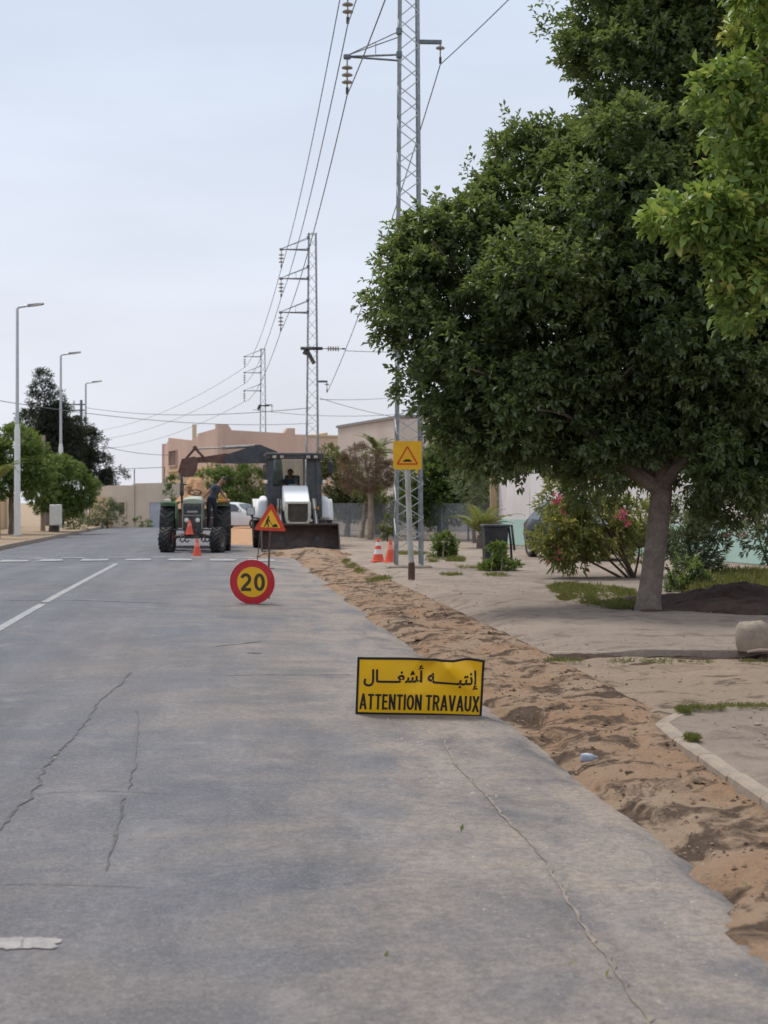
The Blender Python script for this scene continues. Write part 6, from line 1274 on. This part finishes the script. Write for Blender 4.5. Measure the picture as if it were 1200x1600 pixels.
# spoil at the bucket's foot
gx, gy = np.meshgrid(np.linspace(-1, 1, 70), np.linspace(-1, 1, 40)); rr = np.sqrt(gx ** 2 + gy ** 2) + .4 * fbm(gx * 4, gy * 4, 87, 5)
hz_ = np.where(rr < 1, np.clip(1 - rr, 0, 1) ** .7 * .26 + .07 * fbm(gx * 9, gy * 9, 88, 4), -.06); c = G(478, 872)
arr_sheet('spoil_heap', M['verge'], c.x + gx * 1.5, c.y + .6 + gy * 1.8, hz_ + .02, None, 'stuff')

# ------------------------------------------------------------------ cars
def car(label, loc, rz, paint):
    t = thing('parked_car', label, 'car', loc, rz, 'parked cars')
    st = [(-2.05, .38, .50, .60, .62, .58), (-1.98, .25, .62, .76, .72, .66), (-1.2, .2, .80, .83, .90, .72), (-.72, .2, .86, .84, .97, .74), (-.05, .2, .90, .84, 1.36, .60), (.55, .2, .91, .84, 1.44, .60), (1.15, .2, .92, .83, 1.40, .58), (1.72, .22, .92, .80, .99, .70), (1.95, .28, .86, .76, .92, .66), (2.05, .42, .70, .66, .74, .6)]
    m = MB(); vs_ = []
    for y, zb, zbelt, hw, zt, hr in st:
        half = [(hw * .93, zb), (hw, zb + (zbelt - zb) * .5), (hw * .96, zbelt), (hr, zt - (.03 if zt - zbelt > .2 else .0)), (hr * .72, zt + .015)]; vs_ += [(x, y, z) for x, z in half] + [(-x, y, z) for x, z in reversed(half)]
    n = 10; fs = [(i * n + k, i * n + (k + 1) % n, (i + 1) * n + (k + 1) % n, (i + 1) * n + k) for i in range(len(st) - 1) for k in range(n)]; fs += [tuple(range(n)), tuple((len(st) - 1) * n + k for k in reversed(range(n)))]
    m.add(vs_, fs); m.build('body', paint, t, smooth=32)
    def win(name, q, off): m = MB(); m.add([Vector(p) + Vector(off) for p in q], [(0, 1, 2, 3)]); m.build(name, M['glass_car'], t, smooth=0, fixn=False)
    win('windscreen', [(-.68, -.66, 1.0), (.68, -.66, 1.0), (.54, -.10, 1.35), (-.54, -.10, 1.35)], (0, -.03, .02)); win('rear_window', [(.62, 1.64, 1.03), (-.62, 1.64, 1.03), (-.52, 1.2, 1.37), (.52, 1.2, 1.37)], (0, .03, .02))
    for s in (-1, 1):
        win('side_window', [(s * .80, -.52, .95), (s * .81, .50, .95), (s * .625, .50, 1.37), (s * .63, .0, 1.32)], (s * .012, 0, .0)); win('side_window', [(s * .81, .58, .95), (s * .79, 1.45, .97), (s * .62, 1.1, 1.35), (s * .625, .58, 1.38)], (s * .012, 0, .0))
        m = MB(); m.box((s * .97, -.50, 1.0), (.18, .10, .13), bev=.035, seg=2); m.tube([(s * .80, -.48, .95), (s * .92, -.5, .97)], .02, 6); m.build('mirror', paint, t)
        m = MB(); m.box((s * .58, -1.985, .66), (.30, .12, .13), bev=.04, seg=2); m.build('headlight', M['lens'], t)
        m = MB(); m.box((s * .64, 1.96, .80), (.2, .1, .16), bev=.03); m.build('tail_light', M['red'], t)
        for y in (-1.30, 1.32): wheel(t, (s * .74, y, .30), .30, .19, .19, M['steel'])
    m = MB(); m.box((0, -2.02, .46), (1.0, .08, .14), bev=.02); m.build('bumper_grille', M['blackmetal'], t)
    m = MB(); m.box((0, -2.075, .45), (.44, .012, .10)); m.build('number_plate', M['print'], t); return t
M['glass_car'] = pm('dark_car_glass', (.03, .035, .04), .06, 0, .1, 4, bp=0, spec=.8)
car('white car parked far back between the tractor and the loader', V2(378, 84) + Vector((0, 0, .06)), R(62), pm('white_car_paint', (.68, .68, .68), .25, 0, .04, 3, bp=0, spec=.6))
car('dark car parked against the whitewashed wall behind the oleander', V2(903, 38.3) + Vector((0, 0, .11)), R(14), pm('dark_car_paint', (.018, .022, .03), .2, .2, .1, 3, (.12, .1, .08), .2, 3, bp=0, spec=.6))
